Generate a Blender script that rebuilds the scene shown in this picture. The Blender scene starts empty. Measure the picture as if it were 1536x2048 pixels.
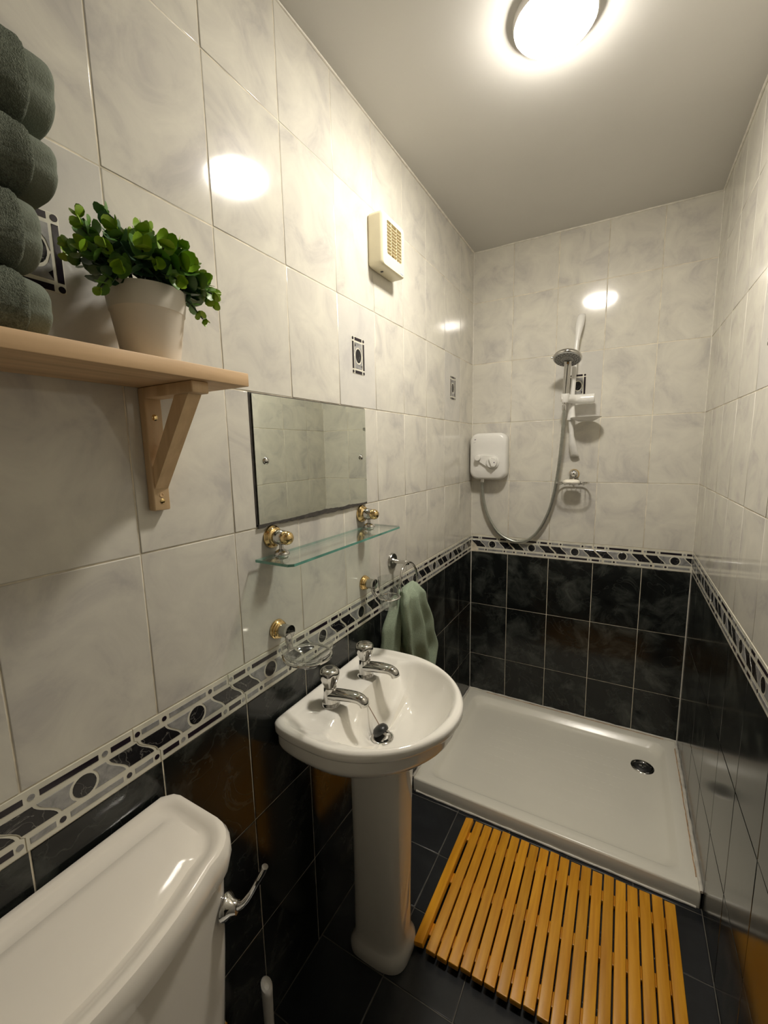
import bpy, math, random
from mathutils import Vector, Matrix, Euler, noise

# ------------------------------------------------------------------ camera, light, exposure
scene = bpy.context.scene
COL = scene.collection
PI = math.pi
random.seed(7)

cam_data = bpy.data.cameras.new('camera')
cam = bpy.data.objects.new('camera', cam_data)
COL.objects.link(cam)
cam_data.sensor_fit = 'VERTICAL'
cam_data.sensor_height = 36.0
cam_data.sensor_width = 27.0
cam_data.lens = 841.2 * 36.0 / 2048.0
cam_data.clip_start = 0.02
CR = Vector((0.87044773, 0.49186011, -0.01985917))
CU = Vector((-0.05339939, 0.13445212, 0.98948023))
CF = Vector((-0.48935597, 0.86023035, -0.14329857))
cam.matrix_world = Matrix(((CR.x, CU.x, -CF.x, 0.71616), (CR.y, CU.y, -CF.y, -0.09037),
                           (CR.z, CU.z, -CF.z, 1.44199), (0, 0, 0, 1)))
scene.camera = cam

world = bpy.data.worlds.new('world')
scene.world = world
world.use_nodes = True
world.node_tree.nodes['Background'].inputs[0].default_value = (0.0, 0.0, 0.0, 1)
world.node_tree.nodes['Background'].inputs[1].default_value = 0.0

LAMP_POWER = 62.0          # radiance of the lit diffuser
scene.view_settings.view_transform = 'Standard'
scene.view_settings.look = 'None'
scene.view_settings.gamma = 1.0
scene.view_settings.use_curve_mapping = False
scene.view_settings.exposure = 1.88
scene.cycles.caustics_reflective = False
scene.cycles.caustics_refractive = False
scene.cycles.max_bounces = 14
scene.cycles.diffuse_bounces = 6
scene.cycles.glossy_bounces = 6
scene.cycles.transparent_max_bounces = 24
scene.cycles.sample_clamp_indirect = 8.0

# room measures (metres): left wall x = 0, right wall x = XR, back wall y = YB
XR, YB, YN, ZC = 1.004, 2.145, -0.95, 2.426
ZT, ZU = 0.974, 0.881            # top and bottom of the border band
ROWS_UP = [0.974, 1.274, 1.576, 1.879, 2.181, 2.426]
ROWS_LO = [0.0, 0.279, 0.580, 0.881]


# ------------------------------------------------------------------ materials
def new_mat(name):
    m = bpy.data.materials.new(name)
    m.use_nodes = True
    nt = m.node_tree
    return m, nt, nt.nodes['Principled BSDF']


def rgb(c):
    return (c[0], c[1], c[2], 1.0)


def srgb(r, g, b):
    f = lambda v: (v / 255 / 12.92) if v / 255 <= 0.04045 else ((v / 255 + 0.055) / 1.055) ** 2.4
    return (f(r), f(g), f(b))


def node(nt, kind, **kw):
    n = nt.nodes.new(kind)
    for k, v in kw.items():
        if k in n.inputs:
            n.inputs[k].default_value = v
        else:
            setattr(n, k, v)
    return n


def coords(nt, per_object=True, scale=(1, 1, 1)):
    """world position, shifted by a random amount for each object"""
    geo = nt.nodes.new('ShaderNodeNewGeometry')
    src = geo.outputs['Position']
    if per_object:
        info = nt.nodes.new('ShaderNodeObjectInfo')
        mul = node(nt, 'ShaderNodeMath', operation='MULTIPLY')
        mul.inputs[1].default_value = 37.0
        nt.links.new(info.outputs['Random'], mul.inputs[0])
        comb = nt.nodes.new('ShaderNodeCombineXYZ')
        for i in range(3):
            nt.links.new(mul.outputs[0], comb.inputs[i])
        add = node(nt, 'ShaderNodeVectorMath', operation='ADD')
        nt.links.new(src, add.inputs[0])
        nt.links.new(comb.outputs[0], add.inputs[1])
        src = add.outputs[0]
    if tuple(scale) != (1, 1, 1):
        sc = node(nt, 'ShaderNodeVectorMath', operation='MULTIPLY')
        sc.inputs[1].default_value = scale
        nt.links.new(src, sc.inputs[0])
        src = sc.outputs[0]
    return src


def ramp(nt, src, stops):
    r = nt.nodes.new('ShaderNodeValToRGB')
    el = r.color_ramp.elements
    el[0].position, el[0].color = stops[0][0], rgb(stops[0][1])
    el[1].position, el[1].color = stops[-1][0], rgb(stops[-1][1])
    for p, c in stops[1:-1]:
        e = el.new(p)
        e.color = rgb(c)
    nt.links.new(src, r.inputs[0])
    return r.outputs[0]


def add_bump(nt, b, vec, scale, strength, dist=0.001, detail=2.0):
    n = node(nt, 'ShaderNodeTexNoise')
    n.inputs['Scale'].default_value = scale
    n.inputs['Detail'].default_value = detail
    if vec is not None:
        nt.links.new(vec, n.inputs['Vector'])
    bp = nt.nodes.new('ShaderNodeBump')
    bp.inputs['Strength'].default_value = strength
    bp.inputs['Distance'].default_value = dist
    nt.links.new(n.outputs[0], bp.inputs['Height'])
    nt.links.new(bp.outputs[0], b.inputs['Normal'])


def simple(name, col, rough=0.4, metal=0.0, spec=0.5, bump=None, coat=0.0, var=0.06, vscale=18.0):
    """plain surface with a little procedural colour variation"""
    m, nt, b = new_mat(name)
    vec = coords(nt, False)
    n = node(nt, 'ShaderNodeTexNoise')
    n.inputs['Scale'].default_value = vscale
    n.inputs['Detail'].default_value = 3.0
    nt.links.new(vec, n.inputs['Vector'])
    lo = tuple(c * (1 - var) for c in col)
    hi = tuple(min(1, c * (1 + var)) for c in col)
    nt.links.new(ramp(nt, n.outputs[0], [(0.3, lo), (0.7, hi)]), b.inputs['Base Color'])
    b.inputs['Roughness'].default_value = rough
    b.inputs['Metallic'].default_value = metal
    b.inputs['Specular IOR Level'].default_value = spec
    b.inputs['Coat Weight'].default_value = coat
    b.inputs['Coat Roughness'].default_value = 0.05
    if bump:
        add_bump(nt, b, vec, *bump)
    return m


def marble(name, stops, scale, rough, vein=None, bump=(9.0, 0.05, 0.004), per_object=True, stretch=(1, 1, 1), spec=0.5):
    m, nt, b = new_mat(name)
    vec = coords(nt, per_object, stretch)
    n = node(nt, 'ShaderNodeTexNoise')
    n.inputs['Scale'].default_value = scale
    n.inputs['Detail'].default_value = 6.0
    n.inputs['Roughness'].default_value = 0.62
    n.inputs['Distortion'].default_value = 0.7
    nt.links.new(vec, n.inputs['Vector'])
    colr = ramp(nt, n.outputs[0], stops)
    if vein:
        vcol, vscale, width, amt = vein
        n2 = node(nt, 'ShaderNodeTexNoise')
        n2.inputs['Scale'].default_value = vscale
        n2.inputs['Detail'].default_value = 4.0
        n2.inputs['Distortion'].default_value = 1.2
        nt.links.new(vec, n2.inputs['Vector'])
        d = node(nt, 'ShaderNodeMath', operation='SUBTRACT')
        d.inputs[1].default_value = 0.5
        nt.links.new(n2.outputs[0], d.inputs[0])
        a = node(nt, 'ShaderNodeMath', operation='ABSOLUTE')
        nt.links.new(d.outputs[0], a.inputs[0])
        mr = nt.nodes.new('ShaderNodeMapRange')
        mr.inputs['From Min'].default_value = 0.0
        mr.inputs['From Max'].default_value = width
        mr.inputs['To Min'].default_value = amt
        mr.inputs['To Max'].default_value = 0.0
        nt.links.new(a.outputs[0], mr.inputs['Value'])
        mx = nt.nodes.new('ShaderNodeMix')
        mx.data_type = 'RGBA'
        nt.links.new(mr.outputs[0], mx.inputs[0])
        nt.links.new(colr, mx.inputs[6])
        mx.inputs[7].default_value = rgb(vcol)
        colr = mx.outputs[2]
    nt.links.new(colr, b.inputs['Base Color'])
    b.inputs['Roughness'].default_value = rough
    b.inputs['Specular IOR Level'].default_value = spec
    if bump:
        add_bump(nt, b, coords(nt, per_object), *bump)
    return m


def thin_glass(name, tint, gloss_col=(1, 1, 1), rough=0.02, ior=1.5):
    """clear glass as a tinted see-through surface with a Fresnel reflection"""
    m, nt, b = new_mat(name)
    out = nt.nodes['Material Output']
    nt.nodes.remove(b)
    tr = nt.nodes.new('ShaderNodeBsdfTransparent')
    tr.inputs[0].default_value = rgb(tint)
    gl = nt.nodes.new('ShaderNodeBsdfGlossy')
    gl.inputs['Color'].default_value = rgb(gloss_col)
    gl.inputs['Roughness'].default_value = rough
    lw = nt.nodes.new('ShaderNodeLayerWeight')
    pw = node(nt, 'ShaderNodeMath', operation='POWER')
    pw.inputs[1].default_value = 2.6
    nt.links.new(lw.outputs['Facing'], pw.inputs[0])
    fr = node(nt, 'ShaderNodeMath', operation='MULTIPLY_ADD')
    fr.inputs[1].default_value = 0.75
    fr.inputs[2].default_value = 0.045
    nt.links.new(pw.outputs[0], fr.inputs[0])
    mx = nt.nodes.new('ShaderNodeMixShader')
    nt.links.new(fr.outputs[0], mx.inputs[0])
    nt.links.new(tr.outputs[0], mx.inputs[1])
    nt.links.new(gl.outputs[0], mx.inputs[2])
    nt.links.new(mx.outputs[0], out.inputs[0])
    return m


def wood(name, dark, light, axis, rough=0.5, scale=9.0, ring=6.0):
    """grain stretched along one world axis, shifted per board"""
    m, nt, b = new_mat(name)
    st = [scale, scale, scale]
    st['xyz'.index(axis)] = scale * 0.07
    vec = coords(nt, True, st)
    n = node(nt, 'ShaderNodeTexNoise')
    n.inputs['Scale'].default_value = ring
    n.inputs['Detail'].default_value = 5.0
    n.inputs['Distortion'].default_value = 0.4
    nt.links.new(vec, n.inputs['Vector'])
    info = nt.nodes.new('ShaderNodeObjectInfo')
    colr = ramp(nt, n.outputs[0], [(0.28, dark), (0.5, tuple((a + c) / 2 for a, c in zip(dark, light))), (0.72, light)])
    hsv = nt.nodes.new('ShaderNodeHueSaturation')
    mr = nt.nodes.new('ShaderNodeMapRange')
    mr.inputs['To Min'].default_value = 0.86
    mr.inputs['To Max'].default_value = 1.12
    nt.links.new(info.outputs['Random'], mr.inputs['Value'])
    nt.links.new(mr.outputs[0], hsv.inputs['Value'])
    nt.links.new(colr, hsv.inputs['Color'])
    nt.links.new(hsv.outputs[0], b.inputs['Base Color'])
    b.inputs['Roughness'].default_value = rough
    return m


MAT = {}
MAT['tile_light'] = marble('tile_light', [(0.30, (0.475, 0.455, 0.43)), (0.46, (0.59, 0.567, 0.512)), (0.66, (0.665, 0.642, 0.568))],
                           8.5, 0.09, bump=(26.0, 0.06, 0.0012))
MAT['tile_decor'] = marble('tile_decor', [(0.30, (0.50, 0.485, 0.47)), (0.48, (0.575, 0.56, 0.525)), (0.68, (0.62, 0.60, 0.555))],
                           8.5, 0.09, bump=(26.0, 0.06, 0.0012))
MAT['tile_dark'] = marble('tile_dark', [(0.34, (0.005, 0.0055, 0.0055)), (0.50, (0.011, 0.013, 0.0125)), (0.62, (0.040, 0.044, 0.040)), (0.80, (0.10, 0.105, 0.095))],
                          8.0, 0.15, vein=((0.08, 0.085, 0.075), 7.0, 0.012, 0.30), bump=(26.0, 0.06, 0.0012), spec=0.42)
MAT['tile_floor'] = marble('tile_floor', [(0.3, (0.006, 0.007, 0.009)), (0.6, (0.015, 0.017, 0.02)), (0.85, (0.035, 0.037, 0.04))],
                           7.0, 0.30, bump=(40.0, 0.12, 0.002))
MAT['grout'] = simple('grout', (0.66, 0.60, 0.48), 0.85, var=0.25, vscale=30)
MAT['grout_dark'] = simple('grout_dark', (0.13, 0.12, 0.10), 0.9, var=0.3, vscale=30)
MAT['border_base'] = simple('border_base', (0.64, 0.62, 0.53), 0.14, var=0.1, vscale=25)
MAT['inlay_black'] = marble('inlay_black', [(0.35, (0.008, 0.008, 0.010)), (0.6, (0.016, 0.016, 0.018)), (0.85, (0.05, 0.05, 0.05))],
                            30.0, 0.12, vein=((0.25, 0.24, 0.22), 16.0, 0.010, 0.55), bump=None)
MAT['inlay_bar'] = simple('inlay_bar', (0.018, 0.013, 0.020), 0.12, var=0.2)
MAT['inlay_grey'] = marble('inlay_grey', [(0.25, (0.12, 0.12, 0.125)), (0.5, (0.27, 0.27, 0.27)), (0.8, (0.42, 0.415, 0.40))],
                           38.0, 0.14, bump=None)
MAT['ceiling'] = simple('ceiling', (0.56, 0.55, 0.525), 0.42, var=0.03, vscale=3.0, bump=(40.0, 0.05, 0.002))
MAT['paint'] = simple('paint', (0.62, 0.60, 0.55), 0.6, var=0.03)
MAT['door'] = simple('door_paint', (0.68, 0.66, 0.62), 0.4, var=0.03)
MAT['seal'] = simple('seal', (0.68, 0.65, 0.58), 0.45, var=0.12, vscale=40)
MAT['seal_stain'] = simple('seal_stain', (0.46, 0.28, 0.14), 0.5, var=0.4, vscale=60)
MAT['ceramic'] = simple('ceramic', (0.83, 0.805, 0.745), 0.07, var=0.015, vscale=4, coat=0.3)
MAT['ceramic_toilet'] = simple('ceramic_toilet', (0.80, 0.755, 0.68), 0.08, var=0.015, vscale=4, coat=0.3)
MAT['acrylic'] = simple('acrylic', (0.86, 0.83, 0.73), 0.22, var=0.02, vscale=5, bump=(70.0, 0.05, 0.002))
MAT['white_plastic'] = simple('white_plastic', (0.72, 0.71, 0.68), 0.25, var=0.02)
MAT['cream_plastic'] = simple('cream_plastic', (0.72, 0.66, 0.48), 0.35, var=0.03)
MAT['fan_brown'] = simple('fan_brown', (0.20, 0.13, 0.055), 0.6, var=0.15, vscale=50)
MAT['chrome'] = simple('chrome', (0.62, 0.61, 0.59), 0.07, metal=1.0, var=0.03)
MAT['chrome_dull'] = simple('chrome_dull', (0.45, 0.44, 0.41), 0.28, metal=1.0, var=0.05)
MAT['gold'] = simple('gold', (0.76, 0.57, 0.28), 0.12, metal=1.0, var=0.1)
MAT['brass'] = simple('brass', (0.50, 0.36, 0.15), 0.3, metal=1.0, var=0.15)
MAT['steel_hose'] = simple('steel_hose', (0.40, 0.41, 0.37), 0.32, metal=0.8, var=0.1, vscale=60)
MAT['rubber'] = simple('rubber', (0.010, 0.011, 0.011), 0.35, var=0.2)
MAT['dark_metal'] = simple('dark_metal', (0.10, 0.10, 0.10), 0.3, metal=0.8, var=0.1)
MAT['chain'] = simple('chain', (0.40, 0.30, 0.24), 0.35, metal=0.7, var=0.3, vscale=80)
MAT['spray_face'] = simple('spray_face', (0.28, 0.28, 0.27), 0.35, var=0.1)
MAT['logo'] = simple('logo', (0.10, 0.07, 0.14), 0.5)
MAT['logo_blue'] = simple('logo_blue', (0.32, 0.36, 0.46), 0.5)
MAT['soap'] = simple('soap', (0.78, 0.74, 0.64), 0.45, var=0.04)
MAT['pot'] = simple('pot', (0.66, 0.62, 0.55), 0.45, var=0.02)
MAT['soil'] = simple('soil', (0.012, 0.03, 0.014), 0.9, var=0.5, vscale=90, bump=(150.0, 0.8, 0.004))
MAT['stem'] = simple('stem', (0.035, 0.05, 0.025), 0.6, var=0.2)


def leaf_mat(name, a, bcol):
    m, nt, b = new_mat(name)
    info = nt.nodes.new('ShaderNodeObjectInfo')
    nt.links.new(ramp(nt, info.outputs['Random'], [(0.0, a), (1.0, bcol)]), b.inputs['Base Color'])
    b.inputs['Roughness'].default_value = 0.42
    b.inputs['Subsurface Weight'].default_value = 0.0
    b.inputs['Transmission Weight'].default_value = 0.0
    return m


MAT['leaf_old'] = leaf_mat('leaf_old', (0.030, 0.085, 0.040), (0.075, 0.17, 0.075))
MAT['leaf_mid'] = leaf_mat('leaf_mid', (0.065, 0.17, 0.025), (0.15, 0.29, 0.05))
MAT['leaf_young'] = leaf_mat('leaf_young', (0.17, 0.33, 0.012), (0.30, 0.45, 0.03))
MAT['terry'] = simple('terry', (0.150, 0.168, 0.132), 0.95, spec=0.1, var=0.28, vscale=420, bump=(650.0, 1.0, 0.004, 4.0))
MAT['hem'] = simple('hem', (0.165, 0.185, 0.150), 0.9, spec=0.1, var=0.08, vscale=300, bump=(500.0, 0.4, 0.002, 2.0))
MAT['towel_green'] = simple('towel_green', (0.29, 0.35, 0.26), 0.95, spec=0.1, var=0.14, vscale=300, bump=(500.0, 0.7, 0.003, 3.0))
MAT['mirror'] = simple('mirror_silver', (0.80, 0.84, 0.78), 0.012, metal=1.0, var=0.01)
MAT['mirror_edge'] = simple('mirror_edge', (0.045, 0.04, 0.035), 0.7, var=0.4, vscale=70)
MAT['glass'] = thin_glass('clear_glass', (0.955, 0.965, 0.96))
MAT['glass_shelf'] = thin_glass('shelf_glass', (0.93, 0.975, 0.955))
MAT['glass_edge'] = simple('glass_edge', (0.13, 0.33, 0.27), 0.08, var=0.25, vscale=25, coat=0.5)
MAT['oak'] = wood('beech_board', (0.50, 0.33, 0.175), (0.68, 0.47, 0.27), 'y', 0.55)
MAT['pine_bracket'] = wood('pine_bracket', (0.55, 0.37, 0.20), (0.74, 0.54, 0.32), 'z', 0.5, 7.0)
MAT['mat_wood'] = wood('mat_wood', (0.62, 0.25, 0.011), (0.82, 0.39, 0.026), 'y', 0.38, 14.0)


def lamp_mat():
    m, nt, b = new_mat('lamp_diffuser')
    b.inputs['Base Color'].default_value = (0.9, 0.9, 0.88, 1)
    b.inputs['Emission Color'].default_value = (1.0, 0.935, 0.825, 1)
    b.inputs['Emission Strength'].default_value = LAMP_POWER
    return m


MAT['lamp'] = lamp_mat()


# ------------------------------------------------------------------ mesh helpers
class Mesh:
    def __init__(self):
        self.v, self.f, self.mi = [], [], []

    def add(self, verts, faces, mtx=None, mi=0):
        o = len(self.v)
        for p in verts:
            p = Vector(p)
            self.v.append(mtx @ p if mtx else p)
        for f in faces:
            self.f.append([i + o for i in f])
            self.mi.append(mi)
        return self

    def box(self, lo, hi, bev=0.0, mtx=None, mi=0):
        """box from corner to corner, edges rounded by a two-step bevel"""
        lo, hi = Vector(lo), Vector(hi)
        c, h = (lo + hi) / 2, (hi - lo) / 2
        b = min(bev, *[x * 0.98 for x in h])
        if b <= 0:
            vs = [(c.x + h.x * i, c.y + h.y * j, c.z + h.z * k) for i in (-1, 1) for j in (-1, 1) for k in (-1, 1)]
            return self.add(vs, [(0, 1, 3, 2), (4, 6, 7, 5), (0, 4, 5, 1), (2, 3, 7, 6), (0, 2, 6, 4), (1, 5, 7, 3)], mtx, mi)
        rings = []
        for zz, ins in ((-h.z, b), (-h.z + b * .3, b * .3), (-h.z + b, 0), (h.z - b, 0), (h.z - b * .3, b * .3), (h.z, b)):
            rings.append([(c.x + x, c.y + y, c.z + zz) for x, y in rrect(h.x - ins, h.y - ins, max(b - ins, b * .25), 3)])
        return self.loft(rings, True, True, mtx, mi)

    def loft(self, rings, cap0=True, cap1=True, mtx=None, mi=0, closed=True):
        n = len(rings[0])
        vs = [p for r in rings for p in r]
        fs = []
        for i in range(len(rings) - 1):
            for j in range(n if closed else n - 1):
                k = (j + 1) % n
                fs.append((i * n + j, i * n + k, (i + 1) * n + k, (i + 1) * n + j))
        if cap0:
            fs.append(tuple(reversed(range(n))))
        if cap1:
            fs.append(tuple((len(rings) - 1) * n + j for j in range(n)))
        return self.add(vs, fs, mtx, mi)

    def lathe(self, prof, seg=32, mtx=None, cap0=True, cap1=True, mi=0):
        """profile of (radius, height) turned about z"""
        rings = [[(r * math.cos(2 * PI * j / seg), r * math.sin(2 * PI * j / seg), z) for j in range(seg)] for r, z in prof]
        return self.loft(rings, cap0, cap1, mtx, mi)

    def tube(self, pts, rad, seg=12, mtx=None, closed=False, mi=0):
        pts = [Vector(p) for p in pts]
        n = len(pts)
        rings = []
        up = None
        for i, p in enumerate(pts):
            a = pts[(i - 1) % n] if (closed or i > 0) else p
            b = pts[(i + 1) % n] if (closed or i < n - 1) else p
            t = (b - a).normalized()
            if up is None:
                up = t.orthogonal().normalized()
            up = (up - t * up.dot(t)).normalized()
            w = t.cross(up)
            r = rad[i] if isinstance(rad, (list, tuple)) else rad
            rings.append([p + (up * math.cos(2 * PI * j / seg) + w * math.sin(2 * PI * j / seg)) * r for j in range(seg)])
        if closed:
            rings.append(rings[0])
        return self.loft(rings, not closed, not closed, mtx, mi)

    def prism(self, poly, z0, z1, mtx=None, mi=0):
        return self.loft([[(x, y, z0) for x, y in poly], [(x, y, z1) for x, y in poly]], True, True, mtx, mi)

    def sphere(self, c, r, seg=20, mtx=None, sq=(1, 1, 1), mi=0):
        k = seg // 2
        rings = []
        for i in range(1, k):
            a = PI * i / k
            rings.append([(c[0] + r * sq[0] * math.sin(a) * math.cos(2 * PI * j / seg), c[1] + r * sq[1] * math.sin(a) * math.sin(2 * PI * j / seg),
                           c[2] - r * sq[2] * math.cos(a)) for j in range(seg)])
        return self.loft(rings, True, True, mtx, mi)


def rrect(hx, hy, r, k=6):
    """rounded rectangle, 4*(k+1) points, counter-clockwise"""
    r = max(1e-5, min(r, hx, hy))
    out = []
    for cx, cy, a0 in ((hx - r, hy - r, 0), (-hx + r, hy - r, PI / 2), (-hx + r, -hy + r, PI), (hx - r, -hy + r, 1.5 * PI)):
        for i in range(k + 1):
            a = a0 + PI / 2 * i / k
            out.append((cx + r * math.cos(a), cy + r * math.sin(a)))
    return out


def axis_mtx(loc, z, x=None):
    """matrix whose z axis points along z"""
    z = Vector(z).normalized()
    x = Vector(x) if x is not None else z.orthogonal()
    x = (x - z * x.dot(z)).normalized()
    y = z.cross(x)
    m = Matrix((x, y, z)).transposed().to_4x4()
    m.translation = Vector(loc)
    return m


def smooth_path(pts, n=8, closed=False):
    pts = [Vector(p) for p in pts]
    out = []
    m = len(pts)
    for i in range(m if closed else m - 1):
        p1, p2 = pts[i], pts[(i + 1) % m]
        p0 = pts[(i - 1) % m] if (closed or i > 0) else p1 * 2 - p2
        p3 = pts[(i + 2) % m] if (closed or i < m - 2) else p2 * 2 - p1
        for j in range(n):
            t = j / n
            out.append(0.5 * ((2 * p1) + (p2 - p0) * t + (2 * p0 - 5 * p1 + 4 * p2 - p3) * t * t + (3 * p1 - p0 - 3 * p2 + p3) * t ** 3))
    if not closed:
        out.append(pts[-1])
    return out


def lerp(a, b, t):
    return a + (b - a) * t


def interp(x, xs, ys):
    if x <= xs[0]:
        return ys[0]
    for i in range(len(xs) - 1):
        if x <= xs[i + 1]:
            t = (x - xs[i]) / (xs[i + 1] - xs[i])
            return lerp(ys[i], ys[i + 1], t * t * (3 - 2 * t))
    return ys[-1]


def sstep(a, b, x):
    t = max(0.0, min(1.0, (x - a) / (b - a)))
    return t * t * (3 - 2 * t)


def mesh_data(name, m, mats, smooth=True, angle=40, origin=None):
    me = bpy.data.meshes.new(name)
    o = Vector(origin) if origin is not None else Vector((0, 0, 0))
    me.from_pydata([tuple(p - o) for p in m.v], [], m.f)
    for mt in (mats if isinstance(mats, (list, tuple)) else [mats]):
        me.materials.append(mt)
    if any(m.mi):
        me.polygons.foreach_set('material_index', m.mi)
    if smooth:
        me.shade_smooth()
        me.set_sharp_from_angle(angle=math.radians(angle))
    me.update()
    return me


def link(name, data, parent=None):
    o = bpy.data.objects.new(name, data)
    COL.objects.link(o)
    if parent is not None:
        o.parent = parent
    return o


def base_of(o):
    p = Vector((0, 0, 0))
    while o is not None:
        p += o.location
        o = o.parent
    return p


def thing(name, loc, label, cat, group=None):
    o = link(name, None)
    o.location = loc
    o.empty_display_size = 0.05
    o['label'] = label
    o['category'] = cat
    if group:
        o['group'] = group
    return o


def part(parent, name, m, mats, smooth=True, angle=40, label=None):
    """m is authored in world coordinates; the part keeps its thing's origin"""
    o = link(name, mesh_data(name, m, mats, smooth, angle, base_of(parent)), parent)
    if label:
        o['label'] = label
    return o


def struct(name, m, mats, smooth=False):
    o = link(name, mesh_data(name, m, mats, smooth))
    o['kind'] = 'structure'
    return o


# ------------------------------------------------------------------ room shell
GD = 0.0013                                     # depth of the grout joints
s = Mesh().box((-0.06, YN, 0), (-GD, YB + 0.06, ZC))
wall_left = struct('wall_left', s, MAT['grout'])
DY0, DY1, DZ = -0.86, -0.13, 1.99               # doorway in the right wall, behind the viewer
s = Mesh().box((XR + GD, DY1, 0), (XR + 0.06, YB + 0.06, ZC))
s.box((XR + GD, YN, 0), (XR + 0.06, DY0, ZC))
s.box((XR + GD, DY0, DZ), (XR + 0.06, DY1, ZC))
wall_right = struct('wall_right', s, MAT['grout'])
s = Mesh().box((-GD, YB + GD, 0), (XR + GD, YB + 0.06, ZC))
wall_back = struct('wall_back', s, MAT['grout'])
s = Mesh().box((-0.06, YN - 0.06, 0), (XR + 0.06, YN, ZC))
wall_near = struct('wall_near', s, MAT['paint'])
s = Mesh().box((-0.06, YN - 0.06, -0.06), (XR + 0.06, YB + 0.06, -GD))
floor = struct('floor', s, MAT['grout_dark'])
s = Mesh().box((-0.06, YN - 0.06, ZC), (XR + 0.06, YB + 0.06, ZC + 0.06))
ceiling = struct('ceiling', s, MAT['ceiling'])
# frame of the doorway
s = Mesh().box((XR - 0.012, DY0 - 0.03, 0), (XR + 0.066, DY0 + 0.02, DZ + 0.03), 0.004)
s.box((XR - 0.012, DY1 - 0.02, 0), (XR + 0.066, DY1 + 0.03, DZ + 0.03), 0.004)
s.box((XR - 0.012, DY0, DZ - 0.02), (XR + 0.066, DY1, DZ + 0.03), 0.004)
door_1 = struct('door_1', s, MAT['door'], True)
part(door_1, 'door_leaf', Mesh().box((XR + 0.012, DY0 + 0.018, 0.004), (XR + 0.050, DY1 - 0.018, DZ - 0.018), 0.002), MAT['door'])
# beads of sealant where ceiling and walls meet, slightly uneven
rs = random.Random(3)


def bead(name, a, b, r, parent=None, wob=0.0012):
    a, b = Vector(a), Vector(b)
    pts = [a.lerp(b, i / 24) + Vector((rs.uniform(-wob, wob), rs.uniform(-wob, wob), rs.uniform(-wob, wob))) for i in range(25)]
    m = Mesh().tube(pts, [r * rs.uniform(.7, 1.25) for _ in pts], 8)
    return struct(name, m, MAT['seal'], True)


bead('trim_1', (0.001, YN, ZC - 0.001), (0.001, YB, ZC - 0.001), 0.004)
bead('trim_2', (0, YB - 0.001, ZC - 0.001), (XR, YB - 0.001, ZC - 0.001), 0.004)
bead('trim_3', (XR - 0.001, YN, ZC - 0.001), (XR - 0.001, YB, ZC - 0.001), 0.004)
bead('trim_4', (0.0005, YB - 0.0005, 0.06), (0.0005, YB - 0.0005, ZC), 0.0022, wob=.0004)
bead('trim_5', (XR - 0.0005, YB - 0.0005, 0.06), (XR - 0.0005, YB - 0.0005, ZC), 0.0022, wob=.0004)

# ------------------------------------------------------------------ tiles
_tile_cache = {}


def tile_mesh(w, h, mat, gap=0.0024, rnd=0.0013):
    """cushion-edged tile, local x = width, y = height, z = out of the wall"""
    key = (round(w, 4), round(h, 4), mat)
    if key in _tile_cache:
        return _tile_cache[key]
    hx, hy = w / 2 - gap / 2, h / 2 - gap / 2
    rings = []
    for ins, z in ((0, -GD), (0, -rnd), (rnd * .25, -rnd * .35), (rnd * 1.1, 0)):
        rings.append([(-hx + ins, -hy + ins, z), (hx - ins, -hy + ins, z), (hx - ins, hy - ins, z), (-hx + ins, hy - ins, z)])
    m = Mesh().loft(rings, False, True)
    me = mesh_data('tile_' + mat, m, MAT[mat], False)
    me.shade_smooth()
    for ed in me.edges:                        # the flat glazed face stays flat, its edges are rounded
        ed.use_edge_sharp = all(vi >= 12 for vi in ed.vertices)
    _tile_cache[key] = me
    return me


def frame_for(wall):
    """u (along), v (up), n (into the room) as a rotation"""
    if wall == 'left':
        u, n = Vector((0, 1, 0)), Vector((1, 0, 0))
        v = Vector((0, 0, 1))
    elif wall == 'right':
        u, n = Vector((0, -1, 0)), Vector((-1, 0, 0))
        v = Vector((0, 0, 1))
    elif wall == 'back':
        u, n = Vector((1, 0, 0)), Vector((0, -1, 0))
        v = Vector((0, 0, 1))
    else:
        u, v, n = Vector((1, 0, 0)), Vector((0, 1, 0)), Vector((0, 0, 1))
    return Matrix((u, v, n)).transposed()


def wall_point(wall, a, z, out=0.0):
    if wall == 'left':
        return Vector((out, a, z))
    if wall == 'right':
        return Vector((XR - out, a, z))
    if wall == 'back':
        return Vector((a, YB - out, z))
    return Vector((a, z, out))


rt = random.Random(11)
WALLS = {'left': wall_left, 'right': wall_right, 'back': wall_back, 'floor': floor}


def put_tile(wall, a0, a1, z0, z1, mat, name, tilt=0.0018):
    me = tile_mesh(abs(a1 - a0), z1 - z0, mat)
    o = link(name, me, WALLS[wall])
    o.location = wall_point(wall, (a0 + a1) / 2, (z0 + z1) / 2)
    R = frame_for(wall) @ Euler((rt.uniform(-tilt, tilt), rt.uniform(-tilt, tilt), 0)).to_matrix()
    o.rotation_euler = R.to_euler()
    return o


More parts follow.
